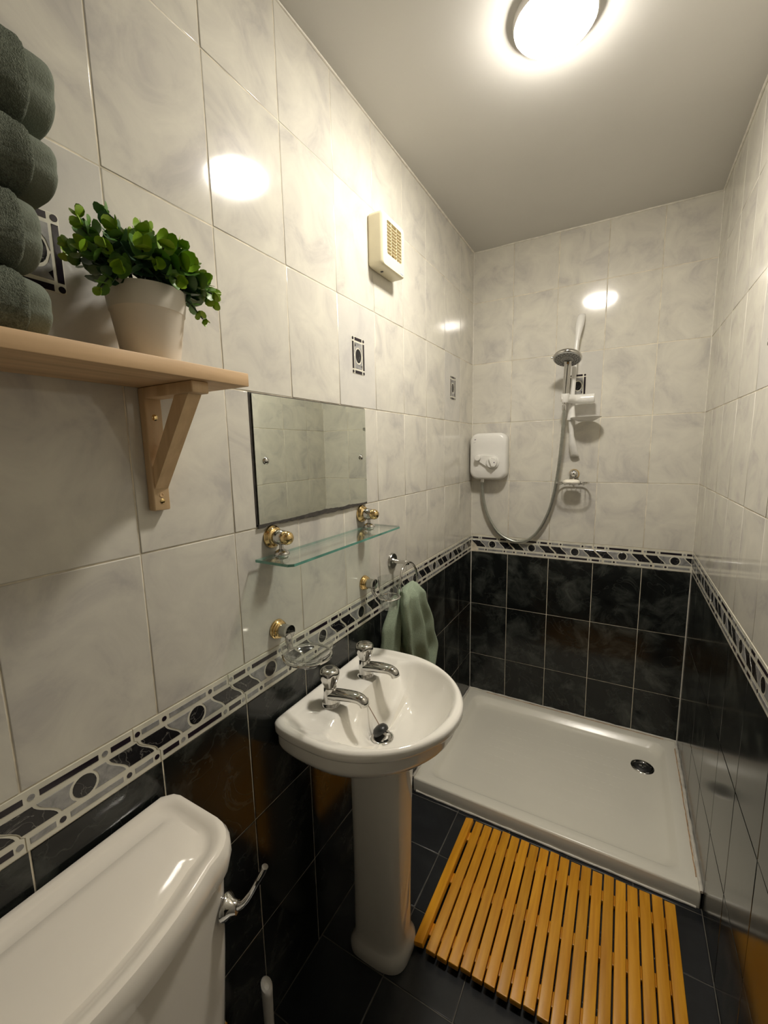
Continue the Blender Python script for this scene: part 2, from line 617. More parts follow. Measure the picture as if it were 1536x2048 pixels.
LEFT_COLS = [0.1144 + 0.20342 * k for k in range(-5, 10)] + [YB]
LEFT_COLS[0] = YN
RIGHT_COLS = [1.36 + 0.2042 * k for k in range(-11, 4)] + [YB]
RIGHT_COLS[0] = YN
BACK_COLS = [0.0, 0.2011, 0.407, 0.6118, 0.8164, XR]
DECOR = {'left': (0.2161, 1.0298, 1.8434), 'right': (1.2579, 0.4411), 'back': (0.5094,)}
decor_tiles = []
for wall, cols in (('left', LEFT_COLS), ('right', RIGHT_COLS), ('back', BACK_COLS)):
    for a0, a1 in zip(cols, cols[1:]):
        for r, (z0, z1) in enumerate(zip(ROWS_UP, ROWS_UP[1:])):
            mid = (a0 + a1) / 2
            if wall == 'left' and r == 1 and a0 > 0.59 and a1 < 1.05:
                continue                                   # the mirror is set in here
            if wall == 'right' and z0 < DZ and a1 > DY0 - 0.1 and a0 < DY1:
                continue                                   # doorway
            dec = r == 2 and any(abs(mid - d) < 0.02 for d in DECOR[wall])
            o = put_tile(wall, a0, a1, z0, z1, 'tile_decor' if dec else 'tile_light', 'decor_tile' if dec else 'light_tile')
            if dec:
                decor_tiles.append((wall, o))
        for z0, z1 in zip(ROWS_LO, ROWS_LO[1:]):
            if wall == 'right' and a1 > DY0 - 0.1 and a0 < DY1:
                continue
            put_tile(wall, a0, a1, z0, z1, 'tile_dark', 'dark_tile')
FX = [0.0, 0.0085, 0.211, 0.4135, 0.616, 0.8185, XR]
FY = [0.74 + 0.2025 * k for k in range(-8, 4)]
FY = [YN] + FY + [1.368]
for a0, a1 in zip(FX[1:], FX[2:]):
    for b0, b1 in zip(FY, FY[1:]):
        put_tile('floor', a0 if a0 > 0.01 else 0.0, a1, b0, b1, 'tile_floor', 'floor_tile', 0.001)

# --- border tiles: S-shaped ends, black and grey inlays between pale lines
def S_x(x0, z, a=0.0148, hz=0.0195):
    t = max(-1, min(1, z / hz))
    return x0 - a * math.sin(t * PI / 2)


HZ = 0.0195


def border_edge(x0):
    e = [(x0 + 0.0217, -0.0455), (x0 + 0.0217, -HZ - 0.003)]
    e += [(S_x(x0, -HZ + 2 * HZ * i / 10, 0.0165), -HZ + 2 * HZ * i / 10) for i in range(11)]
    e += [(x0 - 0.0217, HZ + 0.003), (x0 - 0.0217, 0.0455)]
    return e


J = 0.1017
_left = [(x + 0.0006, z) for x, z in border_edge(-J)]
_right = [(x - 0.0006, z) for x, z in border_edge(J)]
border_outline = _left + [_right[-1]] + list(reversed(_right[:-1]))
border_outline = border_outline[::-1]
RX, RY = 0.0172, 0.0178
PZ = HZ - 0.0022


def band_poly(xl, xr, ccw=True):
    """panel of the middle band between two edge functions of z"""
    n = 8
    l = [(xl(-PZ + 2 * PZ * i / n), -PZ + 2 * PZ * i / n) for i in range(n + 1)]
    r = [(xr(-PZ + 2 * PZ * i / n), -PZ + 2 * PZ * i / n) for i in range(n + 1)]
    return r + l[::-1]


def oval_x(z, k):
    return k * (RX + 0.0042) * math.sqrt(max(0.0, 1 - (z / (RY + 0.0042)) ** 2))


W2 = 0.0025
S1, S2 = -0.0502, 0.0502
border_pieces = [('medallion', 'inlay_black', [(RX * math.cos(2 * PI * i / 20), RY * math.sin(2 * PI * i / 20)) for i in range(20)])]
border_pieces += [
    ('dark_panel', 'inlay_black', band_poly(lambda z: S_x(-J, z) + W2 + .0012, lambda z: S_x(S1, z) - W2)),
    ('dark_panel', 'inlay_black', band_poly(lambda z: S_x(S2, z) + W2, lambda z: S_x(J, z) - W2 - .0012)),
    ('grey_panel', 'inlay_grey', band_poly(lambda z: S_x(S1, z) + W2, lambda z: min(oval_x(z, -1), 9))),
    ('grey_panel', 'inlay_grey', band_poly(lambda z: oval_x(z, 1), lambda z: S_x(S2, z) - W2)),
]


def rect(x0, x1, zc, h=0.0047):
    return [(x0, zc - h), (x1, zc - h), (x1, zc + h), (x0, zc + h)]


def dot(x, z, r=0.0047):
    return [(x + r * math.cos(2 * PI * i / 12), z + r * math.sin(2 * PI * i / 12)) for i in range(12)]


ZB = 0.0320
for x0, x1 in ((-0.109, -0.0765), (-0.0565, 0.0235), (0.0425, 0.0750)):
    border_pieces.append(('edge_bar', 'inlay_bar', rect(x0, x1, ZB)))
    border_pieces.append(('edge_bar', 'inlay_grey', rect(-x1, -x0, -ZB)))
for x in (-0.1165, -0.0665, 0.0335):
    border_pieces.append(('edge_dot', 'inlay_grey', dot(x, ZB)))
    border_pieces.append(('edge_dot', 'inlay_bar', dot(-x, -ZB)))


def flat_piece(poly, z0, z1):
    m = Mesh()
    n = len(poly)
    cx, cy = sum(p[0] for p in poly) / n, sum(p[1] for p in poly) / n
    sh = [(p[0] + (cx - p[0]) * .035, p[1] + (cy - p[1]) * .035) for p in poly]
    m.loft([[(x, y, z0) for x, y in poly], [(x, y, (z0 + z1) / 2) for x, y in poly], [(x, y, z1) for x, y in sh]], False, True)
    return m


BT = 0.0006
base_me = mesh_data('border_base', Mesh().loft([[(x, y, -GD) for x, y in border_outline], [(x, y, BT - .0006) for x, y in border_outline],
                    [(x * .9965, y * .992, BT) for x, y in border_outline]], False, True), MAT['border_base'], False)
piece_me = [(nm, mesh_data('border_' + nm, flat_piece(p, BT - .0002, BT + .0006), MAT[mt], False)) for nm, mt, p in border_pieces]


def put_border(wall, a, flip, detail=True, clip=None):
    base = link('border_tile', base_me, WALLS[wall])
    base.location = wall_point(wall, a, (ZT + ZU) / 2)
    R = frame_for(wall)
    if flip:
        R = R @ Matrix.Rotation(PI, 3, 'Z')
    base.rotation_euler = R.to_euler()
    if detail:
        for nm, me in piece_me:
            link(nm, me, base)
    return base


k = 0
a = 0.1916 - 0.2034 * 4
flips_left = [0, 1, 0, 1, 0, 1, 0, 0, 1, 0, 1, 0, 1, 1]
while a < YB - 0.08:
    put_border('left', a, flips_left[k % 14], a > -0.3)
    a += 0.2034
    k += 1


def border_cut(wall, a_lo, a_hi, centre, flip):
    """a border tile trimmed where two walls meet"""
    sgn = -1 if wall == 'right' else 1
    R = frame_for(wall)
    lo, hi = sorted(((a_lo - centre) * sgn, (a_hi - centre) * sgn))
    if flip:
        R = R @ Matrix.Rotation(PI, 3, 'Z')
        lo, hi = -hi, -lo

    def clip(poly):
        for sign, lim in ((1, lo), (-1, hi)):
            out = []
            for i, p in enumerate(poly):
                q = poly[(i + 1) % len(poly)]
                inp, inq = (p[0] - lim) * sign >= 0, (q[0] - lim) * sign >= 0
                if inp:
                    out.append(p)
                if inp != inq:
                    t = (lim - p[0]) / (q[0] - p[0])
                    out.append((lim, p[1] + (q[1] - p[1]) * t))
            poly = out
            if len(poly) < 3:
                return []
        return poly
    b = clip(border_outline)
    if len(b) < 3:
        return
    m = Mesh().loft([[(x, y, -GD) for x, y in b], [(x, y, BT) for x, y in b]], False, True)
    o = link('border_tile', mesh_data('border_cut', m, MAT['border_base'], False), WALLS[wall])
    o.location = wall_point(wall, centre, (ZT + ZU) / 2)
    o.rotation_euler = R.to_euler()
    for nm, mt, p in border_pieces:
        q = clip(p)
        if len(q) >= 3 and max(x for x, _ in q) - min(x for x, _ in q) > 0.002:
            link(nm, mesh_data('border_' + nm, flat_piece(q, BT - .0002, BT + .0006), MAT[mt], False), o)


border_cut('left', 2.0, YB - 0.0008, a, 1)
# back wall: the run starts 0.115 from the left corner
a = 0.118
fl = [0, 0, 1, 0, 0]
border_cut('back', 0.0008, 0.30, a, 0)
for i in range(1, 4):
    put_border("back", a + 0.2056 * i, fl[i])
border_cut('back', 0.8, XR - 0.0008, a + 0.2056 * 4, 0)
border_cut('back', 0.9, XR - 0.0008, a + 0.2056 * 5, 0)
# right wall
a = 1.243
cs = [a + 0.2034 * k for k in range(-9, 5)]
for k, c in enumerate(cs):
    if c - 0.13 < DY1 + 0.03:
        continue
    if c + 0.125 < YB:
        put_border('right', c, k % 2)
    else:
        border_cut('right', c - 0.13, YB - 0.0008, c, k % 2)

# --- picture tiles: a framed oval set in the middle of a pale tile
def build_decor():
    P = []
    for sx in (-1, 1):
        for sz in (-1, 1):
            P.append(('corner_dot', 'inlay_bar', dot(sx * 0.029, sz * 0.0475, 0.0048)))
        P.append(('frame_bar', 'inlay_bar', [(sx * 0.029 - .0042, -0.039), (sx * 0.029 + .0042, -0.039), (sx * 0.029 + .0042, 0.039), (sx * 0.029 - .0042, 0.039)]))
        P.append(('frame_bar', 'inlay_bar', [(-0.0195, sx * 0.0475 - .0045), (0.0195, sx * 0.0475 - .0045), (0.0195, sx * 0.0475 + .0045), (-0.0195, sx * 0.0475 + .0045)]))
    P.append(('medallion', 'inlay_black', [(0.0158 * math.cos(2 * PI * i / 20), 0.0205 * math.sin(2 * PI * i / 20)) for i in range(20)]))
    for sz, mt in ((1, 'inlay_grey'), (-1, 'inlay_grey')):
        arc = [(-0.0205 + 0.041 * i / 10) for i in range(11)]
        low = [(x, sz * max(0.0015, 0.0250 * math.sqrt(max(0, 1 - (x / 0.0202) ** 2)))) for x in arc]
        top = [(0.0205, sz * 0.0375), (-0.0205, sz * 0.0375)]
        poly = low + top
        if sz < 0:
            poly = poly[::-1]
        P.append(('grey_panel', mt, poly))
    # small black wedges on two opposite corners
    P.append(('dark_wedge', 'inlay_bar', [(-0.0200, 0.0235), (-0.0140, 0.0285), (-0.0200, 0.0360)][::-1]))
    P.append(('dark_wedge', 'inlay_bar', [(0.0200, -0.0235), (0.0140, -0.0285), (0.0200, -0.0360)][::-1]))
    return P


decor_pieces = build_decor()
plate = [(x, y) for x, y in rrect(0.0345, 0.0535, 0.003, 2)]
decor_plate_me = mesh_data('decor_plate', Mesh().loft([[(x, y, -.001) for x, y in plate], [(x, y, .0004) for x, y in plate], [(x * .985, y * .99, .0007) for x, y in plate]], False, True), MAT['border_base'], False)


def up_facing(poly):
    ar = sum(p[0] * poly[(i + 1) % len(poly)][1] - poly[(i + 1) % len(poly)][0] * p[1] for i, p in enumerate(poly))
    return poly if ar > 0 else poly[::-1]


decor_me = [(nm, mesh_data('decor_' + nm, flat_piece(up_facing(p), .0005, .0013 + (.0003 if nm == 'dark_wedge' else 0)), MAT[mt], False)) for nm, mt, p in decor_pieces]
for wall, o in decor_tiles:
    link('picture_plate', decor_plate_me, o)
    for nm, me in decor_me:
        link(nm, me, o)

# ------------------------------------------------------------------ shower tray
TX0, TX1, TY0, TY1, TZ = 0.004, XR - 0.004, 1.364, YB - 0.003, 0.062
tcx, tcy = (TX0 + TX1) / 2, (TY0 + TY1) / 2
thx, thy = (TX1 - TX0) / 2, (TY1 - TY0) / 2
tray = thing('shower_tray', (tcx, tcy, 0), 'low cream-white rectangular shower tray with round drain under the electric shower', 'shower tray')


def tray_ring(hx, hy, r, z, dx=0.0, dy=0.0, slope=0.0):
    return [(tcx + dx + x, tcy + dy + y, z + slope * (x + y)) for x, y in rrect(hx, hy, r, 8)]


rings = [tray_ring(thx, thy, 0.006, 0.001), tray_ring(thx, thy, 0.006, TZ - 0.008), tray_ring(thx - .0015, thy - .0015, 0.007, TZ - 0.003),
         tray_ring(thx - .006, thy - .006, 0.010, TZ), tray_ring(thx - .044, thy - .044, 0.040, TZ - .001), tray_ring(thx - .052, thy - .052, 0.045, TZ - .004),
         tray_ring(thx - .066, thy - .066, 0.055, TZ - .026), tray_ring(thx - .080, thy - .080, 0.060, TZ - .033), tray_ring(thx - .105, thy - .105, 0.06, TZ - .036),
         tray_ring(thx - .20, thy - .20, 0.05, TZ - .0375), tray_ring(thx - .33, thy - .33, 0.02, TZ - .038)]
part(tray, 'basin_body', Mesh().loft(rings, True, True), MAT['acrylic'], angle=60)
# rows of short raised grip dashes on the floor of the tray
m = Mesh()
rd = random.Random(5)
for i in range(26):
    for j in range(9):
        x = 0.16 + i * 0.0285 + (j % 2) * 0.014
        y = 1.47 + j * 0.058
        if (x - 0.862) ** 2 + (y - 1.937) ** 2 < 0.008 or x > 0.88:
            continue
        mt = Matrix.Translation((x, y, TZ - 0.0375)) @ Matrix.Rotation(rd.uniform(-.2, .2), 4, 'Z')
        m.sphere((0, 0, 0), 1.0, 8, mt, (0.009, 0.0012, 0.0006))
dashes = part(tray, 'grip_dashes', m, MAT['acrylic'])
dashes['kind'] = 'stuff'
m = Mesh()
dc = (0.862, 1.937, TZ - 0.0375)
m.lathe([(0.046, 0), (0.046, .003), (0.043, .0055), (0.035, .0055), (0.033, .0025)], 32, Matrix.Translation(dc))
drain = part(tray, 'drain_ring', m, MAT['chrome'])
m = Mesh().lathe([(0.0325, .003), (0.031, .0042), (0.018, .006), (0.001, .0065)], 28, Matrix.Translation(dc))
part(drain, 'drain_cap', m, MAT['dark_metal'])
m = Mesh()
m.box((dc[0] - .014, dc[1] - .003, dc[2] + .006), (dc[0] + .014, dc[1] + .003, dc[2] + .010), .0015)
m.box((dc[0] - .003, dc[1] - .014, dc[2] + .006), (dc[0] + .003, dc[1] + .014, dc[2] + .010), .0015)
part(drain, 'drain_cross', m, MAT['chrome'])


def tray_bead(name, a, b, r, mat):
    a, b = Vector(a), Vector(b)
    n = 40
    pts = [a.lerp(b, i / n) + Vector((rs.uniform(-.0008, .0008), rs.uniform(-.0008, .0008), rs.uniform(-.0005, .0005))) for i in range(n + 1)]
    part(tray, name, Mesh().tube(pts, [r * rs.uniform(.75, 1.2) for _ in pts], 8), MAT[mat])


zz = TZ + .001
tray_bead('sealant_bead', (TX1, TY0, zz), (TX1, TY1, zz), .0060, 'seal')
tray_bead('sealant_bead', (TX0, TY0, zz), (TX0, TY1, zz), .0060, 'seal')
tray_bead('sealant_bead', (TX0, TY1 - .001, zz), (TX1, TY1 - .001, zz), .0055, 'seal')
tray_bead('sealant_bead', (0.02, TY0 - .001, .003), (TX1 - .01, TY0 - .001, .003), .0045, 'seal')
tray_bead('rust_stain', (TX1 - .0085, TY0 + .05, TZ + .0006), (TX1 - .0085, TY1 - .06, TZ + .0006), .0016, 'seal_stain')
tray_bead('rust_stain', (TX0 + .10, TY1 - .0080, TZ + .0006), (TX1 - .05, TY1 - .0080, TZ + .0006), .0014, 'seal_stain')

# ------------------------------------------------------------------ duckboard mat
MX0, MX1, MY0, MY1 = 0.262, 0.932, 0.838, 1.313
mat_t = thing('duckboard_mat', ((MX0 + MX1) / 2, (MY0 + MY1) / 2, 0), 'orange varnished wooden slatted duckboard mat on the dark floor', 'bath mat')
NS = 20
pitch = (MX1 - MX0) / NS
slat_me = None
for i in range(NS):
    x = MX0 + pitch * (i + .5)
    if slat_me is None:
        m = Mesh().box((-pitch / 2 + .0024, MY0 - (MY0 + MY1) / 2, 0.017), (pitch / 2 - .0024, MY1 - (MY0 + MY1) / 2, 0.034), 0.002)
        slat_me = mesh_data('slat', m, MAT['mat_wood'])
    o = link('slat', slat_me, mat_t)
    o.location = (x - (MX0 + MX1) / 2, rd.uniform(-.004, .003), 0)
    o.rotation_euler = (0, 0, rd.uniform(-.003, .003))
    if i == 0:
        o.rotation_euler = (0, math.radians(-14), 0)
        o.location.z = -.003
for y in (0.90, 1.075, 1.25):
    part(mat_t, 'batten', Mesh().box((MX0 + .012, y - .018, 0.0008), (MX1 - .006, y + .018, 0.0175), .002), MAT['mat_wood'])

# ------------------------------------------------------------------ pedestal basin
BY = 0.808
half = [(0.006, 0.0), (0.006, 0.10), (0.006, 0.19), (0.010, 0.216), (0.028, 0.2285), (0.07, 0.2365), (0.13, 0.2400), (0.19, 0.2370), (0.25, 0.2180), (0.305, 0.184),
        (0.35, 0.139), (0.383, 0.085), (0.398, 0.04), (0.402, 0.0)]
sm = smooth_path([Vector((x, y, 0)) for x, y in half], 10)
outl = [(p.x, p.y) for p in sm] + [(p.x, -p.y) for p in reversed(sm[1:-1])]


def resample(poly, n):
    L = [0.0]
    for i in range(len(poly)):
        a, b = poly[i], poly[(i + 1) % len(poly)]
        L.append(L[-1] + math.hypot(b[0] - a[0], b[1] - a[1]))
    out, j = [], 0
    for i in range(n):
        t = L[-1] * i / n
        while L[j + 1] < t:
            j += 1
        a, b = poly[j], poly[(j + 1) % len(poly)]
        u = (t - L[j]) / max(1e-9, L[j + 1] - L[j])
        out.append((a[0] + (b[0] - a[0]) * u, a[1] + (b[1] - a[1]) * u))
    return out


NB = 128
outl = resample(outl, NB)
RIM = 0.800
DRX = 0.186                                    # drain centre, distance from the wall
BOWL = [(0.376, 0.0), (0.370, 0.05), (0.352, 0.105), (0.317, 0.155), (0.265, 0.190), (0.205, 0.204), (0.155, 0.198), (0.132, 0.170), (0.128, 0.125), (0.128, 0.060), (0.126, 0.0)]
bs = smooth_path([Vector((x, y, 0)) for x, y in BOWL], 8)
bowl_poly = [(p.x, p.y) for p in bs] + [(p.x, -p.y) for p in reversed(bs[1:-1])]


def inside(poly, x, y):
    c = False
    n = len(poly)
    for i in range(n):
        x1, y1 = poly[i]
        x2, y2 = poly[(i + 1) % n]
        if (y1 > y) != (y2 > y) and x < (x2 - x1) * (y - y1) / (y2 - y1) + x1:
            c = not c
    return c


def dist_poly(poly, x, y):
    d = 9.0
    n = len(poly)
    for i in range(n):
        x1, y1 = poly[i]
        x2, y2 = poly[(i + 1) % n]
        vx, vy = x2 - x1, y2 - y1
        t = max(0, min(1, ((x - x1) * vx + (y - y1) * vy) / (vx * vx + vy * vy + 1e-12)))
        d = min(d, math.hypot(x - x1 - t * vx, y - y1 - t * vy))
    return -d if inside(poly, x, y) else d


bowl_coarse = resample(bowl_poly, 56)
out_coarse = resample(outl, 60)


def basin_z(x, y):
    """height of the basin's top surface"""
    de = -dist_poly(out_coarse, x, y)          # distance in from the outer edge
    sd = dist_poly(bowl_coarse, x, y)          # below zero inside the bowl
    z = RIM
    # tap deck and soap hollows lie a little below the rim
    deck = sstep(0.010, 0.030, de) * sstep(0.215, 0.14, x)
    z -= 0.011 * deck
    for sgn in (-1, 1):                        # hollow for a bar of soap on each side of the taps
        hx, hy = (x - 0.092) / 0.062, (y - sgn * 0.165) / 0.042
        h = max(0.0, 1 - hx * hx - hy * hy)
        z -= 0.012 * sstep(0, 1, h)
    if sd < 0.008:
        z -= 0.010 * sstep(0.008, -0.010, sd) * (1 if x > 0.2 else 0.5)
    if sd < 0:
        q = math.hypot(x - DRX, y)
        q0 = max(0.0, q - 0.030)
        t = q0 / (q0 - sd * 1.1 + 1e-6)        # 0 at the drain, 1 at the edge of the bowl
        p = 2.9 if x > DRX else 2.0
        z -= 0.118 * (1 - t ** p) ** 1.15
    return z


top = []
levels = [0.0, .03, .06, .10, .145, .19, .24, .29, .34, .39, .44, .49, .54, .58, .62, .66, .70, .735, .77, .80, .825, .85, .87, .89, .91, .925, .94, .955, .97, .982, .992, 1.0]
for t in levels[1:]:
    ring = []
    for x, y in outl:
        px, py = lerp(DRX, x, t), lerp(0, y, t)
        z = basin_z(px, py)
        if t > 0.96:
            z = min(z, RIM) - 0.006 * ((t - 0.96) / 0.04) ** 2
        ring.append((px, BY + py, z))
    top.append(ring)
under = []


def outl_scaled(sx, sy, z, x0=0.006, push=0.0):
    return [(x0 + (x - 0.006) * sx + push, BY + y * sy, z) for x, y in outl]


under.append(outl_scaled(1.002, 1.002, RIM - 0.012))
under.append(outl_scaled(1.0, 1.0, RIM - 0.022))
under.append(outl_scaled(.992, .990, RIM - 0.028))
under.append(outl_scaled(.968, .965, RIM - 0.031))
under.append(outl_scaled(.964, .962, RIM - 0.036))
under.append(outl_scaled(.956, .955, RIM - 0.060))
under.append(outl_scaled(.940, .935, RIM - 0.072))
under.append(outl_scaled(.90, .88, RIM - 0.090))
under.append(outl_scaled(.80, .72, RIM - 0.118))
under.append(outl_scaled(.70, .52, RIM - 0.142))
under.append(outl_scaled(.64, .36, RIM - 0.160))
m = Mesh().loft(top + under, True, True)
basin = thing('pedestal_basin', (0.2, BY, 0), 'white ceramic pedestal wash basin with two chrome taps and plug on a chain', 'basin')
bowl = part(basin, 'basin_bowl', m, MAT['ceramic'], angle=45)
# overflow slot with chain stay, waste and plug
zdr = basin_z(DRX, 0) + BY * 0
m = Mesh().lathe([(0.031, -.001), (0.031, .002), (0.028, .0038), (0.022, .003), (0.0215, .001)], 28, Matrix.Translation((DRX, BY, zdr)))
waste = part(basin, 'waste_ring', m, MAT['chrome'])
m = Mesh().lathe([(0.0215, 0.000), (0.0225, .004), (0.0215, .010), (0.0165, .0165), (0.008, .0195), (0.001, .020)], 24,
                 Matrix.Translation((DRX + .001, BY, zdr + .006)) @ Matrix.Rotation(math.radians(-35), 4, 'Y') @ Matrix.Translation((0.002, 0, .008)))
plug = part(basin, 'plug', m, MAT['rubber'], label='black rubber plug')
m = Mesh().lathe([(0.007, 0), (0.007, .002), (0.003, .004)], 16, axis_mtx(Vector((0.1305, BY + .013, basin_z(0.1305, .013) - .001)), (0.8, 0, .6)))
part(basin, 'chain_stay', m, MAT['chain'])
pa = Vector((0.133, BY + .013, basin_z(0.133, .013) + .003))
pb = Vector((DRX - .010, BY + .002, zdr + .031))
m = Mesh()
for i in range(26):
    p = pa.lerp(pb, i / 25)
    p.x += 0.003 * math.sin(PI * i / 25)
    p.z = max(p.z - 0.004 * math.sin(PI * i / 25), basin_z(p.x, p.y - BY) + .0015)
    m.sphere(p, .0016, 8)
part(basin, 'chain', m, MAT['chain'])
# pedestal column, front rounded, flared foot
m = Mesh()
rings = []
for z, hx, hy, cx in ((0.0, .106, .086, .150), (0.012, .108, .088, .150), (0.030, .107, .087, .150), (0.046, .098, .079, .150), (0.056, .094, .0755, .150), (0.075, .092, .074, .150),
                      (0.20, .092, .0735, .152), (0.40, .094, .0745, .155), (0.55, .096, .077, .157), (0.62, .100, .081, .158), (0.668, .106, .086, .160)):
    ring = []
    for i in range(48):
        a = 2 * PI * i / 48
        c, sn = math.cos(a), math.sin(a)
        e = 0.72 if c > 0 else 0.35
        ring.append((cx + .022 + .82 * hx * math.copysign(abs(c) ** e, c), BY + .008 + .86 * hy * math.copysign(abs(sn) ** 0.62, sn), z + .001))
    rings.append(ring)
part(basin, 'pedestal', m.loft(rings, True, True), MAT['ceramic'], angle=50)


def tap(x, y, yaw, mark):
    z0 = basin_z(x, y - BY) - .001
    T = Matrix.Translation((x, y, z0)) @ Matrix.Rotation(yaw, 4, 'Z')
    m = Mesh().lathe([(0.0245, 0), (0.0245, .004), (0.021, .007), (0.0195, .012), (0.0185, .030), (0.0175, .040), (0.0165, .050)], 28, T)
    # spout: flattened tube leaving the body and dropping at the end
    path = smooth_path([(0.004, 0, .030), (0.035, 0, .036), (0.066, 0, .040), (0.088, 0, .040), (0.100, 0, .034), (0.104, 0, .025)], 5)
    rings = []
    for i, p in enumerate(path):
        a = path[max(0, i - 1)]
        b = path[min(len(path) - 1, i + 1)]
        t = (b - a).normalized()
        w = Vector((0, 1, 0))
        u = t.cross(w)
        f = i / (len(path) - 1)
        rw, rh = lerp(.0190, .0135, f), lerp(.0150, .0120, f)
        rings.append([p + w * (rw * math.cos(2 * PI * k / 18)) + u * (rh * math.sin(2 * PI * k / 18)) for k in range(18)])
    m.loft(rings, True, True, T)
    body = part(basin, 'tap', m, MAT['chrome'], angle=50)
    # lobed handle, wider at the top
    rings = []
    for z, r, lob in ((.050, .0145, 0.0), (.056, .0165, .03), (.066, .0205, .07), (.078, .0250, .08), (.087, .0268, .06), (.093, .0262, .03), (.098, .0235, 0.0), (.101, .0185, 0), (.1025, .010, 0)):
        rings.append([(r * (1 + lob * math.cos(6 * 2 * PI * k / 48)) * math.cos(2 * PI * k / 48), r * (1 + lob * math.cos(6 * 2 * PI * k / 48)) * math.sin(2 * PI * k / 48), z) for k in range(48)])
    h = part(body, 'tap_handle', Mesh().loft(rings, True, True, T), MAT['chrome'], angle=50)
    m = Mesh().lathe([(0.009, .102), (0.0088, .1032), (0.004, .1038)], 20, T)
    part(body, 'tap_marker', m, MAT['dark_metal'] if mark else MAT['chrome_dull'])


tap(0.082, 0.722, math.radians(2), 1)
tap(0.086, 0.886, math.radians(-2), 0)

# ------------------------------------------------------------------ toilet (cistern in view, bowl below the frame)
toilet = thing('toilet', (0.25, 0.075, 0), 'white ceramic close-coupled toilet cistern with chrome flush lever against dark wall tiles', 'toilet')
CY = 0.081


def cistern_ring(xb, xf, hw, z, bulge, rc=0.05, cham=0.02):
    """D-shaped outline: straight at the wall, bowed at the front, end corners rounded"""
    pts = []
    n = 16
    pts.append((xb, -hw + cham))
    pts.append((xb, hw - cham))
    pts.append((xb + cham * .7, hw - .004))
    pts.append((xb + cham * 1.4, hw))
    ex = xf - bulge
    for i in range(7):
        a = PI / 2 * (1 - i / 6)
        pts.append((ex - rc + rc * math.cos(a), hw - rc + rc * math.sin(a)))
    for i in range(1, n):
        y = (hw - rc) * (1 - 2 * i / n)
        k = y / (hw - rc)
        pts.append((ex + bulge * (1 - k * k), y))
    for i in range(7):
        a = -PI / 2 * (i / 6)
        pts.append((ex - rc + rc * math.cos(a), -hw + rc + rc * math.sin(a)))
    pts.append((xb + cham * 1.4, -hw))
    pts.append((xb + cham * .7, -hw + .004))
    return [(x, CY + y, z) for x, y in pts]


m = Mesh().loft([cistern_ring(.022, .175, .180, .395, .02, .045), cistern_ring(.014, .196, .202, .415, .020, .045), cistern_ring(.012, .202, .211, .47, .021, .040),
                 cistern_ring(.012, .208, .219, .62, .022, .036), cistern_ring(.012, .211, .225, .765, .022, .034), cistern_ring(.012, .203, .218, .770, .022, .034)], True, True)
part(toilet, 'cistern', m, MAT['ceramic_toilet'], angle=50)
LZ = .822
m = Mesh().loft([cistern_ring(.008, .222, .232, .770, .032, .06), cistern_ring(.005, .236, .244, .774, .034, .065), cistern_ring(.005, .240, .247, .795, .034, .066), cistern_ring(.006, .238, .246, .812, .034, .065),
                 cistern_ring(.008, .234, .242, LZ - .002, .034, .064), cistern_ring(.012, .229, .238, LZ, .034, .062), cistern_ring(.017, .222, .231, LZ - .001, .034, .058),
                 cistern_ring(.022, .214, .224, LZ - .006, .034, .055), cistern_ring(.026, .208, .219, LZ - .009, .033, .052), cistern_ring(.052, .200, .212, LZ - .0105, .032, .05, .012), cistern_ring(.058, .19, .20, LZ - .006, .031, .045, .01),
                 cistern_ring(.070, .16, .17, LZ - .005, .026, .035, .01), cistern_ring(.09, .13, .10, LZ - .005, .01, .01, .005)], True, True)
lid = part(toilet, 'cistern_lid', m, MAT['ceramic_toilet'], angle=30)
# flush lever on the front right
lv = Vector((0.184, CY + .208, .706))
ln = Vector((1, 0.45, 0)).normalized()
m = Mesh().lathe([(0.021, 0), (0.021, .003), (0.018, .008), (0.012, .014), (0.010, .022)], 24, axis_mtx(lv, ln))
pv = lv + ln * .018
path = smooth_path([pv, pv + Vector((.008, .010, .002)), pv + Vector((.014, .024, .012)), pv + Vector((.020, .038, .030)), pv + Vector((.024, .046, .044))], 6)
rings = []
for i, p in enumerate(path):
    t = (path[min(len(path) - 1, i + 1)] - path[max(0, i - 1)]).normalized()
    w = t.cross(ln).normalized()
    u = w.cross(t)
    f = i / (len(path) - 1)
    rw = interp(f, [0, .3, .7, 1], [.010, .0105, .0165, .008])
    rings.append([p + w * (rw * math.cos(2 * PI * k / 14)) + u * (.0055 * math.sin(2 * PI * k / 14)) for k in range(14)])
m.loft(rings, True, True)
part(toilet, 'flush_lever', m, MAT['chrome'], angle=55)
# pan, seat and lid, outside the picture
rings = []
for z, hx, hy, cx in ((0.001, .16, .105, .33), (.03, .155, .10, .33), (.20, .15, .11, .36), (.33, .20, .165, .40), (.385, .215, .18, .40), (.395, .205, .17, .40)):
    rings.append([(cx + hx * math.cos(2 * PI * k / 36), CY + hy * math.sin(2 * PI * k / 36), z) for k in range(36)])
part(toilet, 'pan', Mesh().loft(rings, True, True), MAT['ceramic_toilet'], angle=60)
part(toilet, 'pan_shelf', Mesh().box((0.02, CY - .10, .30), (.26, CY + .10, .394), .02), MAT['ceramic_toilet'])
rings = []
for z, k0 in ((.397, .98), (.402, 1.0), (.418, 1.0), (.424, .96)):
    rings.append([(.41 + .205 * k0 * math.cos(2 * PI * k / 36), CY + .178 * k0 * math.sin(2 * PI * k / 36), z) for k in range(36)])
part(toilet, 'seat_lid', Mesh().loft(rings, True, True), MAT['white_plastic'], angle=60)
